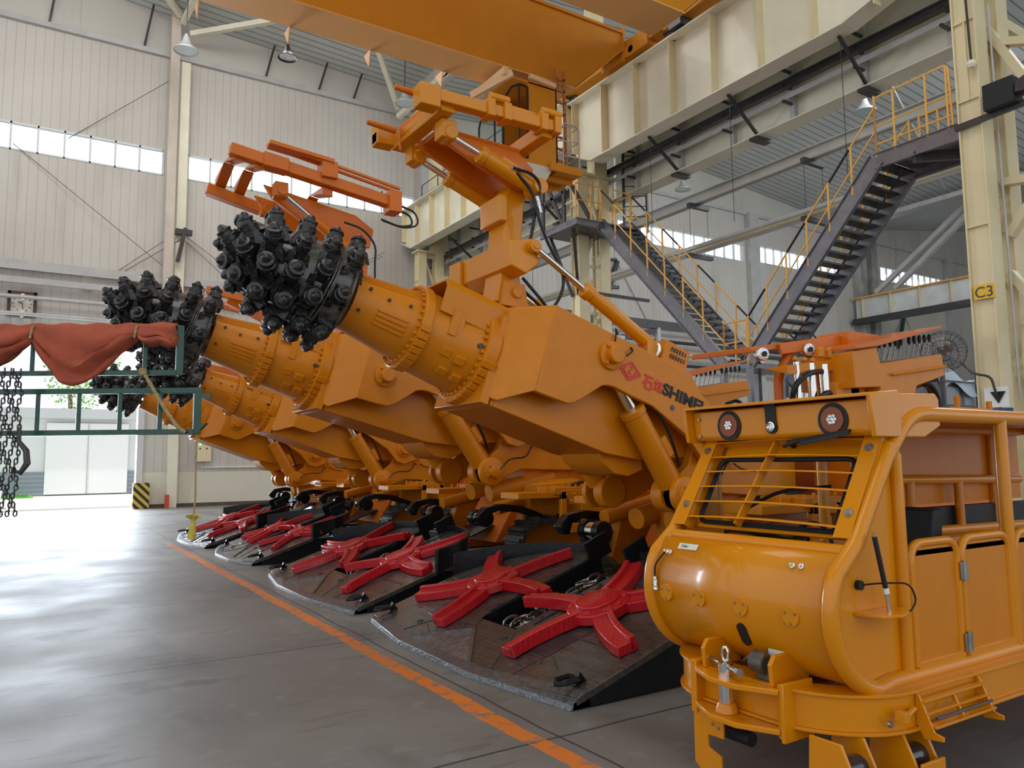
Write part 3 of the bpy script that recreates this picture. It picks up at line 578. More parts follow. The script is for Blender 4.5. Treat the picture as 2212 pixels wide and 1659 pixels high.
for x_,y_ in ((3.35,.35),(3.36,-.35),(3.2,.9),(3.25,-1.0),(3.9,1.55),(4.5,.75),(4.5,-.75)):
    h.tube([Vector((x_+.03*math.cos(t_),y_+.03*math.sin(t_),PZ(x_+.03*math.cos(t_))+.003)) for t_ in [j*math.pi/6 for j in range(12)]],.004,5,True)
sm=part(h,'weld_seams',DKS,0,ap_); sm['kind']='stuff'
# dark pan under the conveyor slot with chain
h=MB(); h.prism([(3.5,-.30),(3.5,.30),(5.6,.30),(5.6,-.30)],0,1,lambda x,y,d: Vector((x,y,PZ(x)-.20+.02*d-.1*(x<3.6)))); h.prism([(3.48,-.3),(3.48,.3),(3.5,.3),(3.5,-.3)],0,1,lambda x,y,d: Vector((x,y,PZ(x)-.30+.28*d))); pan=part(h,'conveyor_pan',BLK)
for yy in (-.06,.06):
    for k in range(9):
        x=3.68+.115*k; c=Vector((x,yy+.02*math.sin(k*2.2),PZ(x)-.10+.03*math.cos(k*1.7))); vv=Vector((0,1,0)) if k%2 else Vector((-.3,0,1)).normalized()
        part(MB().tube([c+Vector((.075,0,.02))*math.cos(t_)*1.0+vv*.036*math.sin(t_) for t_ in [j*math.pi/5 for j in range(10)]],.014,6,True),'chain_link',STL,0,pan)
# star wheels
def star(bend):
    h=MB(); h.lathe([(0,.27),(.07,.26),(.085,.22)],(0,0,.02),(0,0,1),36,absol=True); h.lathe([(0,.185),(.105,.18),(.112,.165)],(0,0,.02),(0,0,1),32,absol=True)
    for k in range(10):
        a=R_(36*k+10); h.cyl((.222*math.cos(a),.222*math.sin(a),.08),(.222*math.cos(a),.222*math.sin(a),.112),.024,n=8)
    for k in range(5):
        b0=R_(72*k); st=[]
        for j in range(9):
            t=j/8; r=.16+.69*t; an=b0+R_(bend)*(t**1.5); 
            st.append((Vector((r*math.cos(an),r*math.sin(an),0)),an,.090-.014*t,.100-.006*t))
        vs=[];vr=[]
        sg=1 if bend>0 else -1
        for i,(p,an,w,hh) in enumerate(st):
            q=st[min(i+1,8)][0]-st[max(i-1,0)][0]; q.normalize(); n=Vector((-q.y,q.x,0))
            vs+= [p-n*w+Vector((0,0,.0)),p-n*w*.86+Vector((0,0,hh*.78)),p+n*w*.86+Vector((0,0,hh*.78)),p+n*w+Vector((0,0,.0))]
            e0=p+n*w*.8*sg; vr+= [e0-n*.028+Vector((0,0,.01)),e0-n*.024+Vector((0,0,hh+.012)),e0+n*.024+Vector((0,0,hh+.012)),e0+n*.034+Vector((0,0,.01))]
        fs=[(4*i+j,4*i+(j+1)%4,4*i+4+(j+1)%4,4*i+4+j) for i in range(8) for j in range(4)]+[(3,2,1,0),tuple(range(32,36))]
        h.add(vs,fs); h.add(vr,fs)
    return h
stars=[]
for s,bend,ph in ((-1,8,163),(1,-8,208)):
    o=star(bend).build('star_wheel',DIAM,None,.005); o.parent=rh; x=3.98; y=s*.83
    o.matrix_local=Matrix.Translation(Vector((x,y,PZ(x)+.006))-ROOT0)@Matrix.Rotation(-th,4,'Y')@Matrix.Rotation(R_(ph),4,'Z'); stars.append(o)
# hidden-side bulk: motors and hoses at mid body
h=MB(); h.cyl((6.6,.62,1.3),(7.4,.62,1.3),.2,n=20); h.cyl((5.9,-.68,1.02),(6.7,-.68,1.02),.12,n=18); part(h,'motor',ORG,.004)
for k in range(5): part(MB().tube(fillet([(5.7,.1-.05*k,1.25),(5.9,-.2-.05*k,1.08),(6.3,-.45-.04*k,1.18),(6.9,-.55-.04*k,1.3)],.1),.018,6),'hydraulic_hose',RUB)
# ---------------------------------------------------------------- steel columns, crane runway, stairs, crane
def column(Y,ztop,label,near=False):
    t=thing('crane_column',(14.2,Y,0),label,'column')
    def leg(x0,x1,nm):
        h=MB(); h.bb(x0,x1,Y-.21,Y-.18,0,ztop); h.bb(x0,x1,Y+.18,Y+.21,0,ztop); h.bb(x0+.06,x0+.09,Y-.18,Y+.18,0,ztop); h.bb(x1-.03,x1,Y-.18,Y+.18,0,ztop)
        for z in (4.9+.8,8.05,9.55): h.bb(x0+.005,x0+.06,Y-.18,Y+.18,z,z+.03)
        h.bb(x0+.01,x0+.06,Y-.02,Y+.01,8.05,9.55)
        return h.build(nm,CRM,t,.006)
    leg(14.2,14.6,'leg'); leg(15.05,15.45,'leg')
    for k in range(int(ztop/1.5)):
        z=.4+1.5*k; a,b=(14.6,15.05) if k%2 else (15.05,14.6)
        MB().bar((a,Y,z),(b,Y,z+1.15),.10,.10,(0,1,0)).build('lacing_bar',CRM,t)
        MB().bar((14.6,Y,z+1.3),(15.05,Y,z+1.3),.10,.06,(0,1,0)).build('batten',CRM,t)
    MB().bb(14.15,15.5,Y-.3,Y+.3,0,.06).build('base_plate',CRM,t)
    h=MB(); h.bb(14.1,15.5,Y-.32,Y+.32,ztop-.06,ztop); h.bb(15.4,16.1,Y-.2,Y+.2,9.7,9.9); h.bb(14.9,15.4,Y-.2,Y+.2,ztop,18.0); h.build('head',CRM,t,.006)
    return t
c3=column(6.87,10.6,'cream lattice column bearing the yellow C3 plate, at the right'); column(18.75,10.6,'cream lattice column behind the far end of the left stair flight'); column(30.3,10.9,'cream lattice column beside the far end of the crane girder')
for Y in (18.75,30.3): MB().bb(14.08,14.14,Y-.22,Y+.22,11.2,17.6) if False else None
# lattice braces right of the C3 column
t=thing('column_bracing',(15.4,5.6,0),'cream diagonal struts behind the C3 column at the right edge','bracing')
for a,b in (((14.95,6.8,9.6),(15.0,5.2,6.2)),((15.0,5.2,7.6),(15.0,6.7,5.6)),((14.9,6.7,4.9),(15.0,5.3,2.7)),((14.95,6.7,6.6),(15.0,5.0,6.35)),((15.0,6.6,4.0),(15.0,4.9,4.05)),((15.1,5.6,0),(15.1,5.6,10.5)),((15.0,6.7,9.3),(15.0,5.0,8.6))): MB().bar(a,b,.14,.2,(1,0,0)).build('strut',CRM,t)
# C3 plate
s=thing('column_sign',(14.18,6.82,4.5),'yellow C3 plate on the cream column','sign')
MB().bb(14.17,14.198,6.655,7.0,4.37,4.63).build('plate',SIGN,s,.004); text_jobs=[]
# crane girders
def girder(y0,y1,zt,zb,label,n,ends=(1,1)):
    t=thing('crane_girder',(14.3,(y0+y1)/2,zb),label,'girder')
    pr=[(y0,zt),(y1,zt),(y1,zb+(.45 if ends[1] else 0)),(y1-1.0,zb),(y0+2.3,zb) ,(y0,zb+(.55 if ends[0] else 0))]
    MB().prism(pr,14.30,14.33,Y_Z).build('web',CRW,t)
    h=MB(); h.bb(13.98,14.66,y0,y1,zt,zt+.04); h.bb(14.2,14.42,y0,y1,zt+.04,zt+.16); h.build('top_flange',CRW,t)
    h=MB(); q=[pr[2],pr[3],pr[4],pr[5]]
    for a,b in zip(q,q[1:]): h.bar((14.32,a[0],a[1]),(14.32,b[0],b[1]),.52,.035,(0,0,1))
    h.build('bottom_flange',CRW,t)
    for k in range(n+1):
        y=y0+.12+(y1-y0-.24)*k/n; zz=zb+(.5 if (k==0 and ends[0]) or (k==n and ends[1]) else .05); MB().bb(14.06,14.3,y-.012,y+.012,zz,zt).build('stiffener',CRM,t)
    return t
girder(6.9,18.72,12.80,10.68,'long cream crane runway girder running up to the top right',8)
girder(18.78,31.7,13.0,11.12,'far cream crane runway girder with a guard rail on top, ending at the back wall',9)
t=thing('girder_guard_rail',(14.5,25,13.1),'dark guard rail standing on the far crane girder','rail')
for k in range(7): MB().cyl((14.6,21+1.6*k,13.04),(14.6,21+1.6*k,14.05),.025,n=8).build('post',DKS,t)
for z in (14.05,13.55): MB().cyl((14.6,21,z),(14.6,30.6,z),.022,n=8).build('handrail',DKS,t)
# auxiliary girder
def aux(y0,y1,zb,label):
    t=thing('auxiliary_girder',(15.95,(y0+y1)/2,zb),label,'girder')
    MB().bb(15.95,15.98,y0,y1,zb,zb+2.6).build('web',GRY if False else CRW,t); MB().bb(15.65,16.2,y0,y1,zb-.03,zb).build('bottom_flange',CRW,t); MB().bb(14.66,16.0,y0,y1,zb+2.6,zb+2.64).build('walkway_plate',GRY,t)
    n=round((y1-y0)/1.95)
    for k in range(n): y=y0+.9+1.95*k; MB().bb(15.80,15.95,y-.06,y+.06,zb,zb+2.6).build('stiffener',GRY,t)
    for k in range(n):
        y=y0+.9+1.95*k
        for z in (zb+.4,zb+.8,zb+1.22): MB().bb(15.45 if z<zb+1 else 15.35,15.82,y-.03,y+.03,z,z+.06).build('cable_bracket',DKS,t)
    return t
aux(7.0,18.75,9.98,'grey-cream secondary girder behind the near crane girder'); aux(18.85,31.8,10.15,'grey secondary girder behind the far crane girder')
t=thing('conductor_rail',(15.6,19,11.2),'black conductor rail running along the secondary girder','rail'); h=MB(); h.bb(15.48,15.66,7.0,31.5,10.76,10.92); h.bb(15.42,15.50,7,31.5,10.88,10.92); h.build('rail',DKS,t)
for i,z in enumerate((10.46,10.53,10.60)): tag(MB().cyl((15.5+.05*i,7.0,z),(15.5+.05*i,31.5,z),.028,n=8).build('cable',GRY),'%s of the three grey cables strung along the secondary girder under the conductor rail'%['lowest','middle','topmost'][i],'cable','cables along the secondary girder')
for i,(y,) in enumerate(((9.5,),(12.6,),(15.5,),(21.5,),(24.6,),(27.7,))):
    t=thing('cross_strut',(15,y,10),'dark cross strut under the %s'%(['girder nearest the C3 column','middle of the near crane girder','left part of the near crane girder','far crane girder, nearest its near end','middle of the far crane girder','far crane girder, closest to the back wall'][i]),'strut')
    dz=0 if y<18 else .3
    MB().bar((14.4,y,10.66+dz),(15.9,y+.3,9.97+dz*.5),.06,.08).build('diagonal',DKS,t); MB().bb(15.62,16.2,y+.18,y+.42,9.86+dz*.5,9.94+dz*.5).build('clamp_channel',DKS,t); MB().cyl((14.45,y,10.6),(14.45,y,7.4),.008,n=5).build('hanger_wire',DKS,t)
# grey beam and pipe bundle of the next bay
t=thing('grey_beam',(18,18,9.9),'long light grey steel beam hung beyond the secondary girder','beam'); MB().chan((18,7.2,9.98),(18,31.6,9.98),.28,.34,.03).build('beam',GRY,t)
for y in (12.9,17.2,21.9): MB().bb(17.6,18.5,y-.07,y+.07,9.66,9.8).build('hanger_bar',DKS,t)
for y in (12.9,17.2,21.9):
    for x in (17.65,18.45): MB().cyl((x,y,9.7),(x,y,8.05),.008,n=5).build('hanger_rod',DKS,t)
t=thing('pipe_bundle',(17.4,18,8.4),'bundle of grey-brown pipes slung under the long grey beam','pipe')
for i,(x,z,r) in enumerate(((17.65,8.30,.07),(17.85,8.26,.05),(18.0,8.25,.04),(18.15,8.24,.03))): MB().cyl((x,8,z),(x,31.5,z),r,n=10).build('pipe',[GRY,CRM,GRY,GRY][i],t)
for y in (12.9,17.2,21.9): MB().bb(17.5,18.6,y-.07,y+.07,8.02,8.14).build('hanger_bar',DKS,t)
# far runway girder near the corner
t=thing('crane_girder',(48.2,24,11.0),'white crane girder against the far corner, soot on its end','girder')
MB().bb(48.2,48.24,8,31.6,11.1,12.5).build('web',mat('sooty_white_paint',(.72,.74,.72),.5,0,.1,.25,.9),t); MB().bb(47.9,48.5,8,31.7,12.5,12.58).build('top_flange',MT['yellow_orange_rail_paint'],t); MB().bb(47.8,48.6,8,31.7,10.75,11.1).build('bottom_beam',DKS,t)
for k in range(12): MB().bb(47.98,48.2,9+2.0*k,9.05+2.0*k,11.1,12.5).build('stiffener',CRM,t)
for i,(a,b) in enumerate((((48.1,30,12.7),(47.9,23,17.4)),((48.0,28.6,12.7),(47.5,22,17.3)))): tag(MB().bar(a,b,.3,.3).build('diagonal_brace',GRY),'%s pale diagonal brace rising from the far corner girder'%['left','right'][i],'brace')
for i,(a,b,w) in enumerate((((46.9,31.4,17.3),(46.9,8,17.3),.45),((45.6,31.4,17.0),(45.6,8,16.9),.35),((14.8,31,17.4),(20,24,18.0),.18),((22,31.6,18.1),(24.5,17,18.3),.22),((24.8,16,18.3),(46,24,17.6),.22),((30,20,18.9),(24,31,18.3),.2))):
    tag(MB().bar(a,b,w,w*.8).build('roof_brace',GRY),['widest pale roof member over the far corner','lower pale roof member over the far corner','short pale roof brace above the far crane girder','pale roof brace under the corrugated roof, behind the near crane girder','long thin roof brace running to the far corner','roof brace left of the hanging pipe bundle'][i],'brace')
# braces of the main bay, near the wall column
for i,(a,b,w) in enumerate((((4.4,31.3,19.3),(1.6,27.5,20.0),.2),((4.5,31.2,19.0),(5.0,26.5,19.9),.2),((4.8,31.2,18.6),(9.4,28.0,19.4),.2),((11.0,28,19.3),(13.6,31,17.6),.2),((13.6,31.0,17.2),(15.2,27,19.0),.22),((13.8,31,16.6),(15.8,29,19.0),.28))):
    tag(MB().bar(a,b,w,w).build('roof_brace',GRY if False else CRW),['white roof brace left of the duct top','steep white roof brace right above the lamp by the duct','long white roof brace running right from the duct top','white roof brace behind the lamp over the crane','white roof brace left of the crane cab','thick white roof brace beside the crane cab'][i],'brace')
for i,(x,y,z0,z1) in enumerate(((.0,31.6,17.9,19.5),(3.2,31.6,17.9,19.6),(7.9,31.6,17.9,19.6),(10.2,31.6,17.9,19.6),(11.8,31.6,17.9,19.4))):
    tag(MB().bar((x,YW-.02,z0),(x+.25,y-.1,ceilz(x+.25)-.06),.06,.06).build('tie_rod',DKS),'thin dark tie rod on the eave panel, %s from the left'%(['first','second','third','fourth','fifth'][i]),'rod')
# cable braces on the wall
for i,(a,b) in enumerate((((-.9,13.15),(4.3,9.05)),((.8,13.72),(4.1,16.65)),((2.6,8.9),(4.6,10.6)),((2.8,8.9),(4.8,10.4)),((5.0,10.6),(7.2,8.9)),((5.0,10.4),(6.9,8.6)),((9.8,8.9),(13.2,11.0)),((9.6,8.7),(13.1,10.8)))):
    tag(MB().cyl((a[0],31.985,a[1]),(b[0],31.5 if i!=1 else 31.6,b[1]),.011,n=6).build('brace_cable',DKS),['thin cable crossing down the wall from the left window strip','thin cable rising to the duct above the left window strip','left outer stay cable of the wall column bracket','left inner stay cable of the wall column bracket','right outer stay cable of the wall column bracket','right inner stay cable of the wall column bracket','upper stay cable behind the nearest boom','lower stay cable behind the nearest boom'][i],'cable')
t=thing('cable_bracket',(4.8,31.4,10.2),'dark bracket on the slim wall column where the stay cables meet','bracket'); MB().bar((4.85,31.35,10.75),(4.6,31.35,9.4),.16,.14).build('arm',DKS,t); MB().bb(4.5,5.1,31.3,31.56,10.5,10.7).build('plate',DKS,t)
# ---- stairs
XA,XB=14.32,15.55
def flight(name,label,y0,z0,y1,z1,n,posts,post_side=(XA,XB),xa=XA,xb=XB):
    t=thing(name,((xa+xb)/2,(y0+y1)/2,min(z0,z1)),label,'stairs')
    for x in (xa,xb): MB().chan((x,y0,z0),(x,y1,z1),.10,.36,.02,(0,0,1)).build('stringer',STR,t)
    for k in range(n):
        f=(k+.5)/n; y=y0+(y1-y0)*f; z=z0+(z1-z0)*f+.06; MB().bb(xa+.02,xb-.02,y-.14,y+.14,z-.03,z+.02).build('tread',TRD if k%1==0 else STR,t,.003)
    for x in (xa,xb):
        h=MB(); H=.98
        for k in range(posts):
            f=k/(posts-1); y=y0+(y1-y0)*f; z=z0+(z1-z0)*f; h.cyl((x,y,z+.05),(x,y,z+.12+H),.022,n=8)
        h.tube([(x,y0,z0+.1+H),(x,y1,z1+.1+H)],.022,8); h.tube([(x,y0,z0+.1+H*.5),(x,y1,z1+.1+H*.5)],.018,8); h.build('railing',YRL,t)
        h=MB(); d=1/(posts-1)
        for k in range(0,posts-1,2):
            a=Vector((x,y0+(y1-y0)*(k+.06)*d,z0+(z1-z0)*(k+.06)*d+.103+H)); b=Vector((x,y0+(y1-y0)*(k+.94)*d,z0+(z1-z0)*(k+.94)*d+.103+H)); MB().tube([a,b],.025,8).build('black_band',RUBA,t)
    return t
flight('stair_flight','steel stair flight descending from the left platform to the mid landing',17.6,8.68,12.95,3.86,25,8)
flight('stair_flight','steel stair flight climbing from the mid landing to the C3 column, seen from below',12.2,3.86,8.75,7.62,20,7)
flight('stair_flight','lowest dark stair flight going down from the mid landing behind the machines',12.3,3.7,9.0,.15,19,5,(0,),15.8,16.8)
t=thing('stair_landing',(14.9,12.6,3.8),'small steel mid landing with yellow rails between the two stair flights','landing')
MB().bb(XA-.05,16.9,12.15,13.05,3.74,3.84).build('deck',STR,t)
for x in (XA,XB,16.8):
    for y in (12.2,13.0): MB().bb(x-.06,x+.06,y-.06,y+.06,0,3.74).build('leg',STR,t)
h=MB()
for x,y in ((XA,12.25),(XA,12.6),(XA,12.95)): h.cyl((x,y,3.84),(x,y,4.9),.022,n=8)
h.tube([(XA,12.25,4.9),(XA,12.95,4.9)],.022,8); h.tube([(XA,12.25,4.4),(XA,12.95,4.4)],.018,8); h.build('railing',YRL,t)
t=thing('stair_platform',(14.9,8,7.6),'upper steel platform with yellow railing leading to the C3 column','platform')
for x in (XA,XB): MB().chan((x,8.8,7.58),(x,6.95,7.58),.09,.32,.018).build('edge_beam',STR,t)
MB().bb(XA,XB+.6,7.0,8.75,7.66,7.70).build('deck',STR,t); MB().bar((XA,8.0,7.4),(XB,7.3,7.5),.1,.2).build('cross_beam',DKS,t)
for x in (XA,XB+.4):
    h=MB()
    for y in (8.75,8.35,7.7,7.3): h.cyl((x,y,7.7),(x,y,8.95 if y>8.6 or y<7.5 else 8.92),.022,n=8)
    h.tube(fillet([(x,8.75,8.9),(x,7.25,8.95),(x,7.22,7.75)],.12),.022,8); h.tube([(x,8.75,8.3),(x,7.25,8.35)],.018,8); h.tube([(x,8.75,7.92),(x,7.25,7.95)],.018,8); h.build('railing',YRL,t)
t=thing('stair_platform',(14.3,18.6,8.7),'dark left platform with a framed gate where the left stair flight starts','platform')
MB().bb(13.35,15.7,17.5,19.4,8.60,8.72).build('deck',DKS,t); 
h=MB(); h.chan((13.35,17.5,8.6),(13.35,19.4,8.6),.1,.2,.02); h.chan((13.35,17.5,8.6),(15.7,17.5,8.6),.1,.2,.02); h.build('edge_beam',STR,t)
for a,b,w in (((13.4,19.3,8.7),(13.4,19.3,10.5),.12),((13.4,18.2,8.7),(13.4,18.2,10.6),.14),((13.4,19.3,10.45),(13.4,18.2,10.5),.1),((13.4,19.3,9.6),(13.4,18.2,9.7),.1),((13.4,19.2,10.4),(13.4,18.3,8.75),.12),((13.4,18.2,10.4),(13.9,17.6,8.8),.12)): MB().bar(a,b,w,.06,(1,0,0)).build('frame_bar',DKS,t)
h=MB()
for p in ((13.4,17.6),(13.9,17.55),(14.32,17.55)): h.cyl((*p,8.7),(*p,9.8),.022,n=8)
h.tube([(13.4,18.2,9.8),(13.4,17.6,9.8),(14.32,17.55,9.8)],.022,8); h.tube([(13.4,18.2,9.3),(13.4,17.6,9.3),(14.32,17.55,9.3)],.018,8); h.build('railing',YRL,t); h=MB()
for p in ((14.7,17.5),(15.5,17.6)): h.cyl((*p,8.7),(*p,9.8),.022,n=8)
h.tube([(14.7,17.5,9.8),(15.55,17.6,9.8),(15.55,19,9.8)],.022,8); h.tube([(14.7,17.5,9.3),(15.55,17.6,9.3)],.018,8); h.build('railing',YRL,t)
for a,b in (((13.6,18.0,8.55),(14.2,18.6,6.7)),((13.6,19.2,8.55),(14.2,18.9,6.7)),((14.2,18.0,6.65),(16.9,18.4,6.75))): MB().bar(a,b,.09,.09).build('brace',DKS,t)
h=MB(); h.bar((15.6,18.0,8.7),(15.6,18.0,13.2),.06,.06); h.bar((16.2,17.6,8.7),(16.2,17.6,13.2),.06,.06)
for k in range(13): h.cyl((15.6,18.0,8.9+.33*k),(16.2,17.6,8.9+.33*k),.015,n=6)
tag(h.build('access_ladder',DKS),'dark access ladder rising from the left platform behind the crane cab','ladder')
# pipes low in the far bay
for i,(z,x0,x1) in enumerate(((9.9,16,48),(9.2,16,48),(8.5,27,66),(7.9,27,66))):
    tag(MB().cyl((x0,31.4,z-1.0),(x1,31.4,z-1.0),.10,n=10).build('wall_pipe',DKS if i%2 else GRY),['topmost grey pipe on the far bay wall, behind the stairs','dark pipe under the topmost one on the far bay wall','grey pipe low on the far bay wall, above the lever desk','lowest dark pipe on the far bay wall'][i],'pipe')
t=thing('tool_jib',(21,24,6),'dark horizontal jib beam behind the left stair flight','jib crane'); MB().bb(16.5,25.0,23.9,24.1,7.15,7.5).build('beam',DKS,t); MB().cyl((22.5,24,0),(22.5,24,7.2),.12,n=12).build('post',GRY,t); MB().bar((19.5,24,6.4),(22.5,24,7.1),.1,.25).build('brace',DKS,t)
for x,z,lab in ((27.0,12.5,'dark stay bracket with wires on the back wall, behind the left stair'),(54.4,12.2,'green stay bracket with wires on the back wall, beside the C3 column')):
    t=thing('stay_bracket',(x,31.8,z-2.7),lab,'bracket'); MB().bar((x,31.8,z),(x-1.0,31.8,z-2.7),.16,.2).build('arm',DKS if x<30 else GRN,t); MB().bar((x-1.6,31.92,z-.1),(x,31.9,z+.1),.13,.13).build('top_bar',DKS,t)
    for q in (-3,3): MB().cyl((x,31.9,z),(x+q,31.97,z-4.3),.016,n=5).build('wire',DKS,t)
# ---- bridge crane
cr=thing('bridge_crane',(4,15,11.66),'orange overhead bridge crane with box girders and an operator cab','bridge crane')
def boxg(y0,y1,nm):
    pr=[(-14,13.62),(13.88,13.77),(13.95,13.35),(12.13,11.68),(-14,11.66)]
    h=MB(); h.prism(pr,y0,y0+.02,X_Z); h.prism(pr,y1-.02,y1,X_Z); o=h.build(nm,CRO,cr)
    h=MB(); h.bb(-14,12.13,y0-.04,y1+.04,11.62,11.66); h.hull([(12.13,y0-.04,11.62),(12.13,y1+.04,11.62),(13.95,y0-.04,13.31),(13.95,y1+.04,13.31),(12.13,y0-.04,11.66),(12.13,y1+.04,11.66),(13.95,y0-.04,13.35),(13.95,y1+.04,13.35)]); h.build('bottom_flange',mat('crane_underside_'+nm,(.72,.36,.11),.5) if 'crane_underside' not in MT else MT['x'],cr)
    h=MB(); h.bb(-14,13.9,y0-.05,y1+.05,13.72,13.80); h.bb(13.86,13.92,y0-.06,y0+.0,12.9,14.1); h.build('top_flange',CRO,cr)
boxg(15.9,16.85,'box_girder_web'); boxg(11.8,12.78,'box_girder_web')
for k in range(9):
    x=-3.2+1.97*k if k<7 else 9.9+(k-7)*1.5
    if x<10: MB().prism([(0,0),(.42,0),(.10,-.42)],x,x+.02,lambda y,z,xx:Vector((xx,16.85+y,11.64+z))).build('bracket_plate',mat('peach_bracket_paint',(.80,.48,.25),.5) if 'peach_bracket_paint' not in MT else MT['peach_bracket_paint'],cr)
h=MB(); h.prism([(10.4,13.0),(10.6,13.4),(18.9,13.4),(19.4,13.0)],13.95,14.35,lambda y,z,x:Vector((x,y,z+.12))); h.bb(13.9,14.4,14.9,16.9,12.98,13.3); h.build('end_carriage',CRO,cr,.01)
for y in (11.2,14.2,15.6,18.9):
    MB().lathe([(0,.34),(.1,.36),(.12,.3),(.22,.3),(.24,.36),(.34,.34)],(14.14,y,13.15),(15,y,13.15),24,absol=True).build('wheel',DKS,cr); MB().lathe([(0,.14),(.04,.14),(.05,.1)],(13.95,y,13.15),(13,y,13.15),16,absol=True).build('axle_cap',CRO,cr)
MB().bb(13.86,14.3,13.6,14.05,12.9,13.15).build('buffer_block',DKS,cr)
# cab
xb=10.35
ca_=[(10.40,9.22),(11.30,9.15),(11.33,11.2),(10.42,11.25)]
h=MB(); h.bb(10.42,11.30,15.6,15.63,9.2,11.25); h.bb(10.42,11.30,16.8,16.83,9.2,11.25); h.bb(9.62,11.30,15.6,16.83,9.12,9.2); h.bb(9.9,11.30,15.6,16.83,11.22,11.28); h.bb(11.27,11.30,15.6,16.83,9.2,11.25); h.build('cab_wall',CRO,cr)
h=MB(); h.hull([(9.62,15.6,9.15),(11.2,15.6,9.15),(10.2,15.7,8.62),(10.9,15.7,8.62),(9.62,16.8,9.15),(11.2,16.8,9.15),(10.2,16.7,8.62),(10.9,16.7,8.62)]); h.build('cab_underside',mat('pale_underside_paint',(.66,.60,.50),.5),cr)
for y in (15.6,16.8):
    f=MB().tube([(10.40,y,9.3),(10.40,y,11.1),(10.15,y,11.12),(9.92,y,10.98),(9.75,y,10.7),(9.66,y,10.3),(9.64,y,9.3),(10.40,y,9.25)],.03,8).build('window_frame',RUBA,cr)
    MB().cyl((10.14,y,9.3),(10.14,y,11.1),.025,n=8).build('window_bar',RUBA,cr)
    MB().prism([(10.38,9.3),(10.38,11.08),(10.15,11.1),(9.93,10.95),(9.77,10.68),(9.68,10.3),(9.66,9.3)],y+.0,y+.008,X_Z).build('window_pane',GLS,cr)
h=MB(); h.bar((9.75,15.55,11.35),(9.75,17.2,11.35),.14,.2); h.bar((9.9,15.5,11.3),(9.2,16.4,10.9),.1,.18); h.bar((10.4,15.5,11.35),(11.2,15.5,11.28),.1,.12); h.build('cab_hanger',mat('peach_paint',(.82,.55,.3),.5),cr)
h=MB(); h.bb(11.30,12.0,15.5,16.9,9.02,9.12); h.bb(11.0,12.0,15.45,15.52,9.0,9.2); h.bb(11.0,12.0,15.9,15.96,8.9,9.02); h.bb(11.0,12.0,16.4,16.46,8.9,9.02); h.build('landing',CRO,cr)
h=MB(); h.bar((11.66,15.7,9.1),(11.62,15.7,11.9),.07,.05,(0,1,0)); h.bar((11.36,15.7,9.1),(11.34,15.7,11.9),.05,.05,(0,1,0))
for k in range(8): h.bar((11.35,15.7,9.4+.32*k),(11.64,15.7,9.4+.32*k),.05,.05,(0,1,0))
h.build('ladder',mat('rusty_orange_paint',(.45,.16,.05),.5),cr)
h=MB()
for z in (10.35,9.95,9.55): h.tube(fillet([(11.4,15.7,z),(11.98,15.55,z),(11.98,16.6,z)],.1),.016,6)
h.tube(fillet([(11.5,15.55,10.38),(11.98,15.55,10.38),(11.98,15.55,9.1)],.15),.02,7); h.tube([(11.48,15.55,10.38),(11.46,15.55,9.1)],.016,6); h.build('cage_rail',GRY,cr)
# ---- pendant lamps
def lamp(x,y,z,label,sc=1,hz=1.3,dark=False):
    t=thing('high_bay_lamp',(x,y,z),label,'lamp','high bay lamps'); t['group']='high bay lamps'
    m=mat('lamp_shade_grey',(.50,.52,.50),.4,.3) if 'lamp_shade_grey' not in MT else MT['lamp_shade_grey']
    MB().lathe([(t_*sc,r_*sc) for t_,r_ in [(-.12,.10),(.0,.13),(.1,.17),(.16,.2),(.34,.40),(.37,.40),(.35,.37),(.18,.18),(.16,0)]],(x,y,z+.36*sc),(x,y,z-9),28,caps=False,absol=True).build('shade',DKS if dark else m,t)
    MB().lathe([(0,.01),(.005,.36*sc)],(x,y,z+.03),(x,y,z-9),28,absol=True).build('lens',SILV if dark else mat('lamp_lens_pale',(.66,.78,.80),.15,0,.5) if 'lamp_lens_pale' not in MT else MT['lamp_lens_pale'],t)
    MB().lathe([(0,.05*sc),(.12,.08*sc),(.2,.07*sc)],(x,y,z+.48*sc+.12),(x,y,z-9),16,absol=True).build('ballast',DKS if dark else m,t)
    MB().cyl((x,y,z+.55),(x+.02,y,(z+hz) if dark else ceilz(x)),.02,n=6).build('hanger',DKS,t)
lamp(4.15,28,16.2,'round pale lamp hanging beside the top of the duct',1.05); lamp(12.57,28,16.35,'round pale lamp hanging between the support frame and the crane girder')
lamp(26.9,26.6,14.9,'lamp hanging under the roof behind the mid stairs'); lamp(25.6,16.0,14.3,'lamp hanging above the upper stair platform')
lamp(4.70,17.02,10.93,'small dark lamp with a red mount hanging from the crane girder',.55,.72,True)
# wall far bay marker light
tag(MB().cyl((49.0,31.3,12.2),(49.0,31.12,12.2),.14,n=10).build('signal_lamp',GRNL),'small green signal lamp on the corner column of the far bay','lamp')
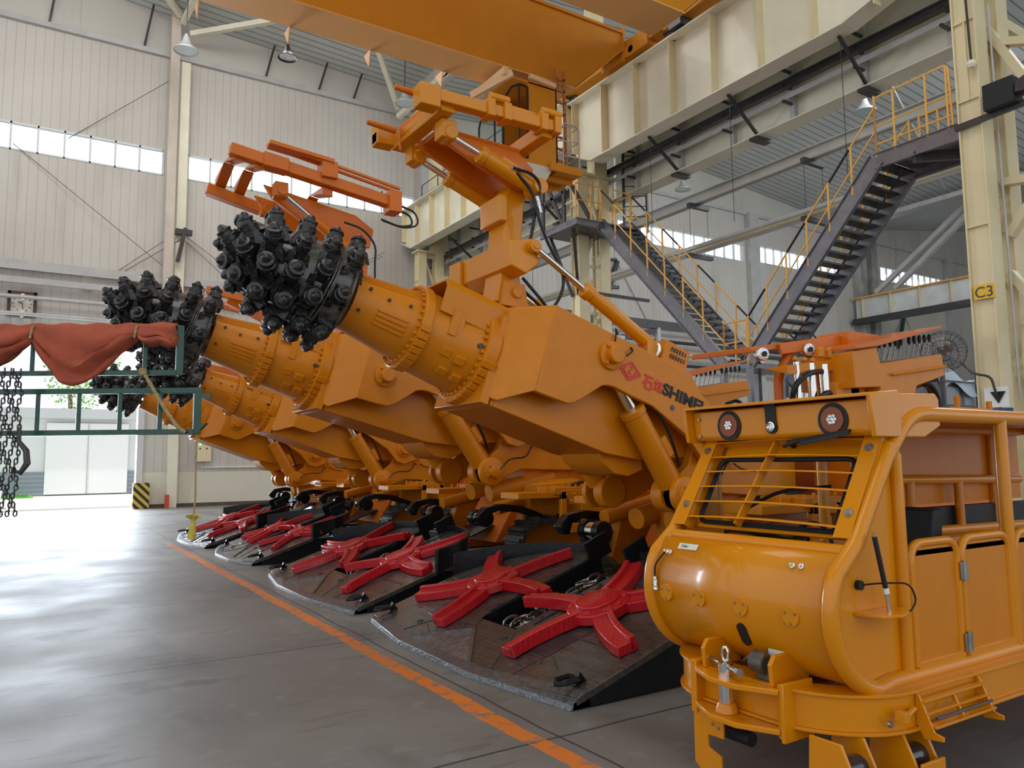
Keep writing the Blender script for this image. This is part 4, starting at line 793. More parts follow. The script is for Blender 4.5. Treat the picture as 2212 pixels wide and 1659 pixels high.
# ---------------------------------------------------------------- per machine rigs and copies
PIN=Bp(-2.42,.03,0)-ROOT0
def place(root,X0,Yc,label,T,starph=None):
    root.location=(X0+4.5-3.05,Yc,0); root['label']=label
    return root
machines=[(3.05,5.83,(0,0,0),0,'nearest roadheader, lettered boom raised over the black apron beside the driver cab',1),
          (3.03,9.66,(.20,0,.28),-R_(2.6),'second roadheader from the front, its boom raised beyond the lettered one',1.13),
          (3.10,14.0,(.42,0,.03),R_(.8),'third roadheader from the front, low spiked cutting head behind the green rack',1.03),
          (2.98,17.25,(-.10,0,-.03),R_(2.0),'farthest roadheader of the row, nearest the bright doorway',1.0)]
roots=[rh]
bpy.context.view_layer.update()
for i in range(1,4):
    c=rh.copy(); COL.objects.link(c); roots.append(c)
    mp={}
    for ch in rh.children:
        q=copy_tree(ch,c)
        mp[ch]=q
    c['_m']=1; del c['_m']
    dx,dy,dz=machines[i][2]; sc_=machines[i][5]; M=Matrix.Translation((dx,dy,dz))@Matrix.Translation(PIN)@Matrix.Rotation(machines[i][3],4,'Y')@Matrix.Scale(sc_,4)@Matrix.Translation(-PIN)
    for o in boomg: mp[o].matrix_local=M
    aw=(1,1,.80,.88)[i]
    if aw!=1:
        mp[ap_].matrix_local=Matrix.Scale(aw,4,(0,1,0)); mp[pan].matrix_local=Matrix.Scale(aw,4,(0,1,0))
    for s_,ph in zip(stars,((0,0),(22,-30),(47,10),(10,35))[i]): mp[s_].matrix_local=Matrix.Translation((0,(aw-1)*s_.matrix_local.translation.y,0))@s_.matrix_local@Matrix.Rotation(R_(ph),4,'Z')@Matrix.Scale(aw+.02 if aw<1 else 1,4)
    if i in (1,3):
        for o in (tx,em): bpy.data.objects.remove(mp[o],do_unlink=True)
        for o in rodpins: mp[o].matrix_local=M@Matrix.Translation(FA*.42-UB*.24)
for r,m in zip(roots,machines): place(r,m[0],m[1],m[4],None)
for r in roots: r.rotation_euler=(0,0,0)
# --- roof support rig of the nearest machine (world coords)
def rig1(root,o,name='roof_support'):
    o=Vector(o); P=lambda x,y,z: Vector((x,y,z))+o
    f=MB()
    def beam(a,b,w=.11,h_=.10): f.bar(P(*a),P(*b),w,h_)
    beam((2.56,5.34,4.54),(3.80,5.34,4.54)); beam((2.50,6.22,4.48),(3.75,6.22,4.48))
    beam((2.78,5.34,4.50),(2.72,6.22,4.46),.13,.12); beam((3.76,5.34,4.50),(3.72,6.22,4.44),.12,.12)
    for y in (5.34,6.22): f.bb(2.50,2.68,y-.075,y+.075,4.42,4.60,Matrix.Translation(o))
    fr=f.build('canopy_frame',ORB,root,.008)
    f=MB()
    for x in (3.12,3.28,3.66,3.80): f.bb(x,x+.07,5.26,5.42,4.47,4.62,Matrix.Translation(o))
    f.cyl(P(3.15,5.30,4.65),P(3.34,5.30,4.65),.035,n=12); f.cyl(P(3.68,5.30,4.65),P(3.88,5.30,4.65),.035,n=12); f.bar(P(3.2,5.38,4.64),P(3.85,5.38,4.63),.03,.05)
    f.build('clamp',ORB,fr,.006)
    f=MB(); f.cyl(P(2.62,5.50,4.60),P(2.38,5.50,4.62),.03,.022,n=10); f.cyl(P(2.62,6.02,4.50),P(2.35,6.02,4.52),.03,.022,n=10); f.bar(P(2.76,5.44,4.56),P(2.70,6.1,4.52),.05,.16,(0.3,0,1)); f.build('front_plate',ORR,fr,.005)
    f=MB(); f.tube([P(2.64,5.98,4.52),P(2.63,5.97,4.42),P(2.65,5.98,4.32)],.012,6); f.build('safety_chain',ORR,fr)
    # arms
    f=MB(); f.prism([(2.78,4.44),(3.62,4.40),(3.80,4.25),(3.78,4.05),(3.62,4.02),(3.25,4.16),(2.85,4.34)],5.62,5.66,lambda x,z,y:P(x,y,z)); f.prism([(2.78,4.44),(3.62,4.40),(3.80,4.25),(3.78,4.05),(3.62,4.02),(3.25,4.16),(2.85,4.34)],5.94,5.98,lambda x,z,y:P(x,y,z)); f.bar(P(2.85,5.8,4.42),P(3.65,5.8,4.39),.36,.05)
    f.build('swing_arm',ORR,root,.006)
    for y in (5.50,6.10):
        a=P(2.86,y,4.33); b=P(3.74,y,4.02 if y<6 else 3.98); d=(b-a).normalized()
        f=MB(); f.cyl(a+d*.34,b,.068,n=20); f.cyl(a+d*.32,a+d*.38,.076,n=20); f.cyl(b+Vector((0,-.1,0)),b+Vector((0,.1,0)),.07,n=18); f.bar(a+d*.55+Vector((0,0,.07)),a+d*.72+Vector((0,0,.07)),.06,.05)
        rc=f.build('support_cylinder',ORB,root,.004); MB().bb(a.x-.09,a.x+.05,a.y-.07,a.y+.07,a.z-.06,a.z+.10).cyl(a-Vector((0,.085,.01)),a+Vector((0,.085,-.01)),.062,n=18).build('rod_end',ORB,rc,.01); MB().cyl(a,a+d*.5,.028,n=14).build('piston_rod',CHR,rc)
    # post
    f=MB(); f.prism([(3.42,3.0),(3.70,2.96),(3.66,3.30),(3.72,3.9),(3.76,4.06),(3.62,4.12),(3.52,3.98),(3.50,3.5),(3.46,3.2)],5.66,5.94,lambda x,z,y:P(x,y,z)); f.bb(3.44,3.52,5.62,5.98,3.72,3.96,Matrix.Translation(o))
    f.build('support_post',ORB,root,.012)
    f=MB(); f.hull([P(3.44,5.45,3.28),P(3.74,5.45,3.33),P(3.70,5.45,3.55),P(3.44,5.45,3.50)]+[P(3.44,6.30,3.28),P(3.66,6.30,3.33),P(3.70,6.30,3.52),P(3.44,6.30,3.50),P(3.55,6.30,3.18),P(3.6,5.45,3.22)]); f.bb(3.4,3.72,6.3,6.52,3.22,3.50,Matrix.Translation(o))
    f.build('cross_block',ORB,root,.012)
    f=MB(); f.cyl(P(3.66,5.45,3.46),P(3.66,5.38,3.46),.055,n=20); f.cyl(P(3.66,5.39,3.46),P(3.66,5.37,3.46),.03,n=12); f.build('pivot_cap',ORB,root,.004)
    f=MB(); f.hull([P(3.44,5.60,2.96),P(3.72,5.60,2.94),P(3.68,5.60,3.16),P(3.48,5.60,3.18),P(3.44,5.66,2.96),P(3.72,5.66,2.94),P(3.68,5.66,3.16),P(3.48,5.66,3.18)]); f.cyl(P(3.59,5.61,3.08),P(3.59,5.57,3.08),.05,n=18); f.build('foot_lug',ORG,root,.006)
    for y in (5.41,6.25):
        a=P(3.68,y,3.44); b=P(5.02,y+(.05 if y<6 else -.05),2.69); d=(b-a).normalized()
        f=MB(); f.cyl(a+d*.62,b,.062,n=20); f.cyl(a+d*.60,a+d*.68,.074,n=20); f.bar(a+d*.8+Vector((.01,0,.045)),b+Vector((.01,0,.045)),.07,.04)
        f.bb(b.x-.1,b.x+.12,b.y-.07,b.y+.07,b.z-.14,b.z+.04)
        sc=f.build('stay_cylinder',ORB,root,.004); MB().cyl(a,a+d*.7,.030,n=14).build('piston_rod',CHR,sc)
    for pts in ([(3.45,5.42,4.13),(3.62,5.38,4.10),(3.72,5.40,4.04),(3.72,5.42,3.9)],[(3.50,5.44,4.10),(3.66,5.44,3.98),(3.75,5.42,3.6),(4.05,5.45,3.2),(3.85,5.5,2.85),(3.45,5.7,2.93),(4.1,5.8,2.97),(4.35,5.7,2.9)],[(3.72,5.46,3.85),(3.68,5.5,3.55),(3.62,5.5,3.4)],[(3.72,5.7,3.25),(3.95,5.65,3.0),(4.1,5.8,2.92)],[(3.74,5.8,3.2),(4.0,5.8,3.02),(4.15,5.8,2.95)]):
        MB().tube(fillet([P(*p) for p in pts],.2,7),.015,7).build('hydraulic_hose',RUB,root)
    MB().cyl(P(3.44,5.43,4.13),P(3.55,5.41,4.12),.018,n=8).build('hose_coupling',SILV,root); MB().cyl(P(3.70,5.42,3.92),P(3.74,5.43,3.78),.02,n=8).build('hose_coupling',SILV,root)
rig1(roots[0],(0,0,0))
def rig2(root,o,sc=1):
    o=Vector(o); P=lambda x,y,z: o+Vector((x,y,z))*sc
    f=MB()
    f.bar(P(1.87,9.15,5.30),P(3.95,9.15,5.00),.15,.14); f.bar(P(1.82,10.25,5.15),P(3.6,10.25,4.76),.15,.14)
    for x,z in ((1.92,5.24),(2.16,5.19),(3.0,5.0)): f.hull([P(x,9.15,z+.06),P(x+.13,9.15,z+.04),P(x,9.15,z-.05),P(x+.13,9.15,z-.06),P(x,9.7,z+.11),P(x+.13,9.7,z+.09)]); f.hull([P(x,10.25,z+.06),P(x+.13,10.25,z+.04),P(x,10.25,z-.05),P(x+.13,10.25,z-.06),P(x,9.7,z+.11),P(x+.13,9.7,z+.09)])
    f.hull([P(2.25,9.05,5.16),P(2.55,9.05,5.13),P(2.25,9.05,5.33),P(2.55,9.05,5.29),P(2.25,9.25,5.16),P(2.55,9.25,5.13),P(2.25,9.25,5.33),P(2.55,9.25,5.29)])
    fr=f.build('canopy_frame',ORR,root,.01)
    f=MB()
    for y in (9.05,9.18): f.bar(P(2.5,y,5.42),P(4.0,y,5.18),.04,.035)
    f.bar(P(2.3,9.1,5.44),P(3.1,9.1,5.36),.2,.05); f.bb(2.95,3.15,9.02,9.24,5.15,5.36,Matrix.Translation(o)); f.bb(3.85,4.02,9.02,9.26,4.86,5.14,Matrix.Translation(o)); f.build('top_rail',ORR,fr,.005)
    f=MB(); f.prism([(2.35,5.06),(3.55,4.86),(3.8,4.7),(3.75,4.45),(3.45,4.45),(2.9,4.62),(2.45,4.90)],9.45,9.50,lambda x,z,y:P(x,y,z)); f.prism([(2.35,5.06),(3.55,4.86),(3.8,4.7),(3.75,4.45),(3.45,4.45),(2.9,4.62),(2.45,4.90)],9.9,9.95,lambda x,z,y:P(x,y,z)); f.build('swing_arm',ORR,root,.006)
    for y,dz in ((9.3,0),(9.95,-.05)):
        a=P(2.52,y,4.95+dz); b=P(3.55,y,4.25+dz); d=(b-a).normalized()
        f=MB(); f.cyl(a+d*.52,b,.065,n=18); rc=f.build('support_cylinder',ORR,root,.004); MB().bb(a.x-.09,a.x+.07,a.y-.08,a.y+.08,a.z-.08,a.z+.1).cyl(a-Vector((0,.1,0)),a+Vector((0,.1,0)),.07,n=18).build('rod_end',ORR,rc,.008); MB().cyl(a,a+d*.6,.03,n=12).build('piston_rod',CHR,rc)
    f=MB(); f.prism([(3.42,3.3),(3.68,3.26),(3.75,4.3),(3.62,4.5),(3.42,4.35)],9.5,9.85,lambda x,z,y:P(x,y,z)); f.bb(3.4,3.66,9.15,10.2,3.75,4.0,Matrix.Translation(o)); f.build('support_post',ORR,root,.012)
    for pts in ([(3.95,9.12,5.0),(4.25,9.1,4.92),(4.3,9.1,4.75),(4.1,9.12,4.68),(3.8,9.15,4.75)],[(3.95,9.16,4.96),(4.2,9.16,4.88),(4.24,9.16,4.76),(4.05,9.16,4.7),(3.8,9.2,4.78)],[(3.3,9.2,4.66),(3.55,9.16,4.6),(3.72,9.16,4.4),(3.72,9.2,4.2)],[(3.72,9.2,4.2),(3.74,9.25,3.8),(3.8,9.3,3.3)]):
        MB().tube(fillet([P(*p) for p in pts],.15,6),.014,7).build('hydraulic_hose',RUB,root)
rig2(roots[1],(0,0,0))
# folded rig pieces on the two far machines
def rig3(root,X,Y,Z):
    f=MB()
    for dy in (-.45,.45): f.bar((X-.5,Y+dy,Z),(X+1.3,Y+dy,Z-.28),.12,.12)
    f.bar((X-.3,Y-.45,Z),(X-.3,Y+.45,Z),.1,.1); f.bar((X+1.1,Y-.45,Z-.25),(X+1.1,Y+.45,Z-.25),.1,.1); f.bar((X-.1,Y-.2,Z-.1),(X+1.4,Y-.2,Z-.75),.13,.13)
    f.build('canopy_frame',ORR,root,.008)
    f=MB(); f.prism([(X+.9,Z-1.6),(X+1.15,Z-1.62),(X+1.25,Z-.45),(X+1.0,Z-.4)],Y-.14,Y+.14,X_Z); f.build('support_post',ORR,root,.01)
rig3(roots[2],2.95,14.0,4.55); rig3(roots[3],2.75,17.2,3.75)
# --- rear deck of a machine: lever desk, canopy with lamps, valves
def rear(root,o,full=True):
    o=Vector(o); P=lambda x,y,z: o+Vector((x,y,z)); PZY=lambda x,z,y:P(x,y,z)
    f=MB(); f.prism([(7.30,2.33),(7.30,2.72),(7.72,2.79),(7.78,2.62),(9.0,2.80),(9.05,2.55),(8.45,2.40),(8.3,2.1),(7.75,2.1),(7.75,2.36)],4.85,5.5,PZY)
    ds=f.build('lever_desk',ORG,root,.01)
    f=MB(); f.hull([P(7.30,4.82,2.74),P(7.72,4.82,2.80),P(8.95,4.80,3.10),P(8.95,4.80,3.125),P(7.30,4.82,2.78),P(7.30,5.5,2.74),P(8.95,5.5,3.10),P(8.95,5.5,3.125),P(7.30,5.5,2.78)]); f.build('desk_canopy',ORR,ds,.004)
    f=MB(); f.tube(fillet([P(7.95,4.83,2.50),P(8.0,4.79,2.51),P(8.95,4.79,2.64),P(9.0,4.83,2.65)],.03),.016,8); f.build('grab_rail',ORG,ds)
    for k in range(10):
        x=7.86+.105*k+(.06 if k>4 else 0); z=2.64+.14*(x-7.8); a=P(x,4.95,z); b=P(x+.02,4.92,z+.17)
        lv=MB().cyl(a,b,.007,n=6).build('lever',STL,ds); MB().lathe([(0,.010),(.03,.020),(.07,.022),(.095,.012)],b-Vector((0,0,.02)),b+Vector((.02,0,1)),10,absol=True).build('knob',RUBA,lv)
    for k in range(6): MB().tube(fillet([P(8.45+.05*k,4.95+.03*k,2.40),P(8.75+.05*k,4.9+.03*k,2.48),P(8.98+.03*k,4.9+.03*k,2.30),P(9.0+.02*k,4.95+.03*k,1.9)],.15,6),.030,8).build('hose_bundle',RUB,root)
    if not full: return
    f=MB(); f.hull([P(6.42,5.45,2.78),P(8.3,5.45,3.08),P(6.42,5.45,2.72),P(8.3,5.45,3.02),P(6.42,6.3,2.80),P(8.3,6.3,3.08),P(6.42,6.3,2.74),P(8.3,6.3,3.04)]); f.bar(P(6.85,5.42,2.78),P(7.9,5.42,2.95),.04,.12); f.bb(7.9,8.5,5.3,5.7,2.9,3.05,Matrix.Translation(o))
    cn=f.build('overhead_canopy',ORR,root,.008)
    for x,z in ((6.52,2.70),(7.28,2.80),(8.02,2.95)):
        l=MB().lathe([(0,.055),(.03,.07),(.10,.07),(.11,.05)],P(x,5.44,z),P(x-.3,4.4,z-.05),18,absol=True).build('round_lamp',SILV,cn); MB().lathe([(0,.03),(.01,.03)],P(x-.035,5.325,z-.006),P(x-.3,4.4,z-.05),12,absol=True).build('lamp_eye',RUBA,l)
    MB().tube(fillet([P(6.9,5.5,2.0),P(6.9,5.5,2.5),P(7.15,5.5,2.82),P(7.4,5.6,2.86)],.1),.05,10).build('canopy_post',ORR,root)
    f=MB(); f.hull([P(6.55,5.1,2.55),P(7.5,5.1,2.68),P(6.55,5.1,2.46),P(7.5,5.1,2.56),P(6.55,5.4,2.55),P(7.5,5.4,2.70),P(7.5,5.4,2.56)]); f.bb(7.2,7.6,5.0,5.4,2.10,2.40,Matrix.Translation(o)); f.bb(7.45,7.7,5.0,5.4,2.0,2.62,Matrix.Translation(o)); f.bb(6.6,7.5,5.0,5.6,1.9,2.12,Matrix.Translation(o))
    for x in (6.75,6.9,7.03): f.lathe([(0,.03),(.03,.03),(.05,.0)],P(x,5.15,2.62),P(x,5.15,9),12,absol=True)
    for x in (7.17,7.32): f.lathe([(0,.05),(.09,.05),(.12,.02)],P(x,5.15,2.68),P(x,5.15,9),14,absol=True)
    vb=f.build('valve_block',ORG,root,.006)
    for x,r in ((6.75,.03),(6.98,.045),(7.2,.055),(7.36,.03),(7.6,.03)): MB().cyl(P(x,5.12,2.1),P(x-.03,5.12,2.6),r,n=14).build('chrome_rod',CHR,vb)
    for pts in ([(6.7,5.2,2.1),(6.65,5.1,2.35),(6.8,5.05,2.48),(7.1,5.1,2.52)],[(6.85,5.1,2.05),(6.95,5.0,2.25),(7.1,5.0,2.3),(7.2,5.1,2.15)]): MB().tube(fillet([P(*p) for p in pts],.12,6),.03,10).build('ribbed_hose',RUB,root)
    f=MB(); f.bb(6.75,6.95,5.15,5.3,2.12,2.24,Matrix.Translation(o)); f.cyl(P(6.78,5.12,2.16),P(6.78,5.12,2.28),.02,n=8); f.cyl(P(6.86,5.12,2.16),P(6.86,5.12,2.28),.02,n=8); f.build('fitting_block',YEL if False else SILV,vb)
    f=MB(); f.bb(9.0,10.6,4.9,6.6,1.9,2.05,Matrix.Translation(o)); f.bb(9.3,10.2,4.95,5.4,2.05,2.2,Matrix.Translation(o)); f.cyl(P(9.55,5.0,2.2),P(9.55,5.0,2.34),.035,n=10); f.cyl(P(10.3,5.0,2.05),P(10.3,5.0,2.3),.035,n=10); f.build('rear_deck',ORG,root,.006)
rear(roots[0],(0,0,0)); rear(roots[1],(1.15,3.85,.12),False)
# ---------------------------------------------------------------- driver cab trolley at the right
dc=thing('driver_cab',(3.6,2.75,0),'big glossy orange driver cab on a low wheeled ring frame, right foreground','cab')
Yn,Yf=2.20,3.36; TR=.040
def D(mb,name,m,bevel=0,par=None): return mb.build(name,m,par or dc,bevel)
# rounded front profile in (x,z)
fp_=[(3.58,1.70),(3.30,1.22),(3.22,1.17)]+[(3.20,1.15)]
drum=[(3.22,1.15)]+[(v.x,v.z) for v in arc((3.40,0,.90),.36,135,262,16,(1,0,0),(0,0,1))]+[(3.6,.53)]
h=MB(); vs=[]
for y in (Yn+.02,Yf-.02):
    for x,z in drum: vs.append(Vector((x,y,z)))
n=len(drum); 
h.add(vs,[(i,i+1,n+i+1,n+i) for i in range(n-1)])
inn=[Vector((v.x+.02,v.y,v.z+.0)) for v in vs]
dr_=D(h,'nose_drum',ORB)
m_=dr_.modifiers.new('solid','SOLIDIFY'); m_.thickness=.02; m_.offset=0
# side plates (with cab side panel)
def sidepanel(y,name):
    pts=[(x,z) for x,z in drum]+[(3.58,.56),(3.58,1.18),(3.58,1.72),(3.55,1.66),(3.30,1.20)]
    return D(MB().prism(pts,y-.008,y+.008,X_Z),name,ORB,0)
sidepanel(Yn+.02,'side_panel'); sidepanel(Yf-.02,'side_panel')
# tube frame
def tubeline(pts,name='frame_tube',r=TR,par=None,m=ORB,fr=.12): return D(MB().tube(fillet(pts,fr,7),r,14),name,m,0,par)
for y in (Yn,Yf):
    prof=[(7.4,y,.56),(3.45,y,.56)]+[(v.x,y,v.z) for v in arc((3.40,0,.90),.36,262,150,14,(1,0,0),(0,0,1))]+[(3.24,y,1.20),(3.60,y,1.72)]
    pts=fillet([prof[0],prof[1]],.1)+[Vector(p) for p in prof[2:-1]]+[Vector((3.56,y,1.66))]
    D(MB().tube([Vector(p) for p in pts],TR,14),'side_tube',ORB)
    tubeline([(3.52,y,1.60),(3.74,y,1.82),(4.0,y,1.82),(7.4,y,1.82)],'roof_tube',TR,fr=.14)
    tubeline([(3.60,y,.58),(3.60,y,1.50),(3.58,y,1.64)],'corner_post',.032)
    tubeline([(4.63,y,.56),(4.63,y,1.82)],'door_post',.036)
    tubeline([(3.60,y,.60),(3.60,y,1.62)],'pillar_tube',.03)
for z,x in ((1.17,3.21),(1.70,3.59),(.56,7.4),(1.82,7.4)): tubeline([(x,Yn,z),(x,Yf,z)],'cross_tube',.034)
# floor + far wall + seats
D(MB().bb(3.5,7.4,Yn,Yf,.50,.56),'floor_plate',ORR,.004)
D(MB().bb(3.64,5.25,Yf-.01,Yf+.005,.56,1.05),'rear_panel',ORG,.0)
D(MB().bb(5.3,7.4,Yf+.02,Yf+.04,1.24,1.80),'far_panel',ORG,.0); D(MB().bb(5.2,7.4,Yf-.05,Yf+.0,.56,.98),'far_panel',ORG,.0); D(MB().bb(5.4,7.4,Yf-.02,Yf+.02,1.04,1.22),'seat_back',RUBA,.01)
D(MB().prism([(3.66,1.70),(5.6,1.70),(5.6,1.86),(3.66,1.86)],Yn+.05,Yf-.02,X_Z) if False else MB().bb(4.0,7.4,Yn+.02,Yf-.02,1.84,1.86),'roof_sheet',ORG,.003)
st_=MB(); st_.bb(3.85,4.25,2.35,2.75,.58,1.0); st_.hull([(4.15,2.37,1.0),(4.27,2.37,1.0),(4.22,2.37,1.32),(4.30,2.37,1.32),(4.15,2.73,1.0),(4.27,2.73,1.0),(4.22,2.73,1.32),(4.30,2.73,1.32)]); D(st_,'seat',RUBA,.02)
D(MB().bb(4.35,5.5,2.9,3.3,.56,.95),'rear_bench',RUBA,.02)
for z in (1.44,): tubeline([(5.30,3.30,z),(7.2,3.30,z-.03)],'grab_rail',.036)
for x,z_ in ((5.57,1.18),(6.24,1.04),(6.95,1.0)): tubeline([(x,3.30,z_),(x,3.30,1.42)],'grab_post',.034)
tubeline([(6.9,3.36,.56),(6.9,3.36,1.82)],'grab_post',.04)
tubeline([(5.65,3.3,1.05),(7.2,3.3,1.03)],'grab_rail',.036)
D(MB().tube(fillet([(3.52,3.1,1.3),(3.60,2.9,1.42),(3.66,2.6,1.45)],.1),.01,6),'control_cable',RUB)
sw=D(MB().tube([Vector((3.62,2.72,1.12))+Vector((.06*math.sin(a)*.5,.13*math.cos(a),.13*math.sin(a))) for a in [k*math.pi/10 for k in range(20)]],.012,6,True),'steering_wheel',RUBA)
# doors
def door(x0,x1,y,par=None):
    t=.022; z0,z1=.60,1.18
    o=D(MB().tube(fillet([(x0,y,z0),(x0,y,z1),(x1,y,z1),(x1,y,z0)],.10,7),t,10),'door_frame',ORB)
    D(MB().bar((x0,y,z0),(x1,y,z0),.04,.05),'door_rail',ORB,.004,o); D(MB().bb(x0,x1,y-.005,y+.006,z0,z1-.035),'door_panel',ORG,0,o); D(MB().hull([(x,yy,z) for x,z in ((x0,z1-.06),(x1,z1-.06),(x0+.06,z1-.01),(x1-.06,z1-.01)) for yy in (y-.005,y+.006)]),'door_panel',ORG,0,o); return o
d1=door(3.665,4.075,Yn-.005); d2=door(4.125,4.60,Yn-.005); d3=door(4.68,5.2,Yn-.005)
for z in (1.02,.665):
    hh=MB(); hh.cyl((4.10,Yn-.035,z-.05),(4.10,Yn-.035,z+.05),.011,n=10); hh.bb(4.065,4.10,Yn-.036,Yn-.028,z-.045,z+.045); hh.bb(4.10,4.135,Yn-.036,Yn-.028,z-.045,z+.045); ho=D(hh,'hinge',STL,.001,d2)
# windscreen
A=Vector((3.30,0,1.215)); Bv=Vector((3.585,0,1.675)); u=(Bv-A).normalized(); nn=Vector((-u.z,0,u.x))
WS=lambda s,y,o=0: A+u*s+Vector((0,y,0))+nn*o
Lw=(Bv-A).length
fr=MB(); iy0,iy1=Yn+.15,Yf-.13
fr.hull([WS(s,y,o) for s in (0,Lw) for y in (Yn+.03,iy0) for o in(-.006,.006)]); fr.hull([WS(s,y,o) for s in (0,Lw) for y in (iy1,Yf-.03) for o in(-.006,.006)]); fr.hull([WS(s,y,o) for s in (0,.03) for y in (Yn+.03,Yf-.03) for o in(-.006,.006)]); fr.hull([WS(s,y,o) for s in (Lw-.10,Lw) for y in (Yn+.03,Yf-.03) for o in(-.006,.006)])
ws=D(fr,'screen_panel',ORB,0)
ga=fillet([WS(.03,iy0,.012),WS(Lw-.10,iy0,.012),WS(Lw-.10,iy1,.012),WS(.03,iy1,.012),WS(.03,iy0,.012)],.06,6)
D(MB().tube(ga,.014,8),'rubber_gasket',RUBA,0,ws)
D(MB().hull([WS(s,y,o) for s in (.03,Lw-.10) for y in (iy0,iy1) for o in(0,.004)]),'windscreen',GLS,0,ws)
# stone guard: channels and louvres
for y in (Yn+.05,Yf-.06):
    h=MB(); h.hull([WS(s,yy,o) for s in (-.03,Lw+.02) for yy in (y-.045,y+.045) for o in(.075,.083)]); h.hull([WS(s,yy,o) for s in (-.03,Lw+.02) for yy in (y-.045,y-.037) for o in(.01,.08)])
    ch_=D(h,'guard_channel',ORB,.002)
    for s in (.10,Lw-.08): D(MB().cyl(WS(s,y,.083),WS(s,y,.10),.015,n=8).cyl(WS(s,y,.083),WS(s,y,.088),.023,n=14),'bolt',STL,0,ch_)
gd=None
for k in range(6):
    s=.02+.098*k; y0=Yn+.09; y1=Yf-.10; vs=[]
    N=12
    for i in range(N+1):
        f=i/N; y=y1+(y0-y1)*f; bow=.022*math.sin(math.pi*f); wd=.045
        for o,q in ((.080+bow,0),(.080+bow-wd,.030),(.080+bow-wd,.036),(.080+bow,.009)): vs.append(WS(s+q,y,o))
    fs=[(4*i+j,4*i+(j+1)%4,4*i+4+(j+1)%4,4*i+4+j) for i in range(N) for j in range(4)]+[(3,2,1,0),tuple(range(4*N,4*N+4))]
    D(MB().add(vs,fs),'guard_louvre',ORB,0)
h=MB(); y=Yf-.52; h.hull([WS(s,yy,o) for s,y_ in ((0,2.90),(Lw-.02,2.83)) for yy in (y_-.006,y_+.006) for o in(.035,.085)]); D(h,'guard_rib',ORB)
# roof light box
h=MB(); 
BX=[(3.50,1.705),(3.48,1.71),(3.42,1.90),(3.46,1.905),(3.98,1.93),(4.02,1.90),(4.02,1.78),(3.86,1.70)]
h.prism([(3.47,1.71),(3.45,1.73),(3.44,1.885),(3.60,1.915),(3.98,1.93),(4.01,1.90),(4.01,1.76),(3.86,1.70),(3.6,1.70)],Yn-.01,Yf+.02,X_Z)
bx=D(h,'light_box',ORB,.008)
h=MB(); h.prism([(3.40,1.70),(3.37,1.905),(3.60,1.93),(3.62,1.92),(3.62,1.70)],Yn-.035,Yn-.01,X_Z); h.prism([(3.40,1.70),(3.37,1.905),(3.60,1.93),(3.62,1.92),(3.62,1.70)],Yf+.02,Yf+.045,X_Z); h.hull([(x,y,z) for x,z in ((3.37,1.895),(3.37,1.912),(3.62,1.915),(3.62,1.935)) for y in (Yn-.03,Yf+.04)]); D(h,'visor',ORB,.006,bx)
fx=lambda z: 3.437+(1.885-z)*.0645
for y,nm in ((Yf-.26,'l'),(Yn+.22,'r')):
    z=1.795; x=fx(z)
    D(MB().cyl((x+.01,y,z),(x-.004,y,z),.086,n=32),'lamp_ring',RUBA,0,bx); D(MB().lathe([(0,.064),(.006,.064),(.008,.05),(.006,.032)],(x-.004,y,z),(x-1,y,z),32,absol=True),'lamp_bezel',mat('dull_red_bezel',(.28,.07,.02),.45) if 'dull_red_bezel' not in MT else MT['dull_red_bezel'],0,bx)
    for k in range(7):
        a=k*math.pi/3; r=0 if k==6 else .018; D(MB().lathe([(0,.011),(.004,.012),(.009,.004)],(x-.010,y+r*math.cos(a),z+r*math.sin(a)),(x-1,y+r*math.cos(a),z+r*math.sin(a)),10,absol=True),'led',SILV,0,bx)
y=2.80; h=MB(); h.hull([(fx(z)-.003-e,y+dy,z) for z in (1.79,1.905) for dy in (-.035,.035) for e in (0,.004)]); h.cyl((fx(1.775)+.01,y,1.775),(fx(1.775)-.006,y,1.775),.038,n=24); D(h,'camera_slot',RUBA,0,bx)
D(MB().lathe([(0,.026),(.008,.028),(.010,.02),(.004,.015)],(fx(1.78)-.006,y,1.775),(3,y,1.775),20,absol=True),'camera_lens',CHR,0,bx)
for z in (1.74,1.84): D(MB().cyl((fx(z)+.002,Yf-.03,z),(fx(z)-.008,Yf-.03,z),.010,n=8),'bolt',STL,0,bx)
# wiper
wp=D(MB().tube([(3.515,2.78,1.668),(3.435,2.66,1.690),(3.415,2.48,1.712),(3.405,2.30,1.735)],[.010,.016,.010,.008],8),'wiper_arm',RUBA)
D(MB().bar((3.42,2.60,1.678),(3.395,2.30,1.725),.012,.02),'wiper_blade',RUBA,0,wp); D(MB().cyl(WS(Lw-.01,2.76,.0),WS(Lw-.01,2.76,.05),.018,n=12),'wiper_pivot',RUBA,0,wp)
# things on the nose: round covers, slot, label, sockets, cables
def nose(th,y,r=.372): return Vector((3.40+r*math.cos(R_(th)),y,.90+r*math.sin(R_(th)))), Vector((math.cos(R_(th)),0,math.sin(R_(th))))
for y in (3.22,2.98,2.70,2.40):
    p,nv=nose(184,y); h=MB(); h.cyl(p-nv*.01,p+nv*.009,.045,n=28); c=D(h,'round_cover',ORB,.001,dr_)
    for k in range(3):
        a=R_(90+120*k); q=p+Vector((0,1,0))*math.cos(a)*.032+nv.cross(Vector((0,1,0)))*math.sin(a)*.032; D(MB().cyl(q,q+nv*.014,.006,n=7),'screw',STL,0,c)
p,nv=nose(207,2.72); tg=nv.cross(Vector((0,1,0))); D(MB().hull([p+Vector((0,1,0))*.028*math.cos(a)+tg*(.028*math.sin(a)+d)+nv*e for a in [k*math.pi/6 for k in range(12)] for d in (-.035,.035) for e in (-.012,.005)]),'dark_slot',RUBA,0,dr_)
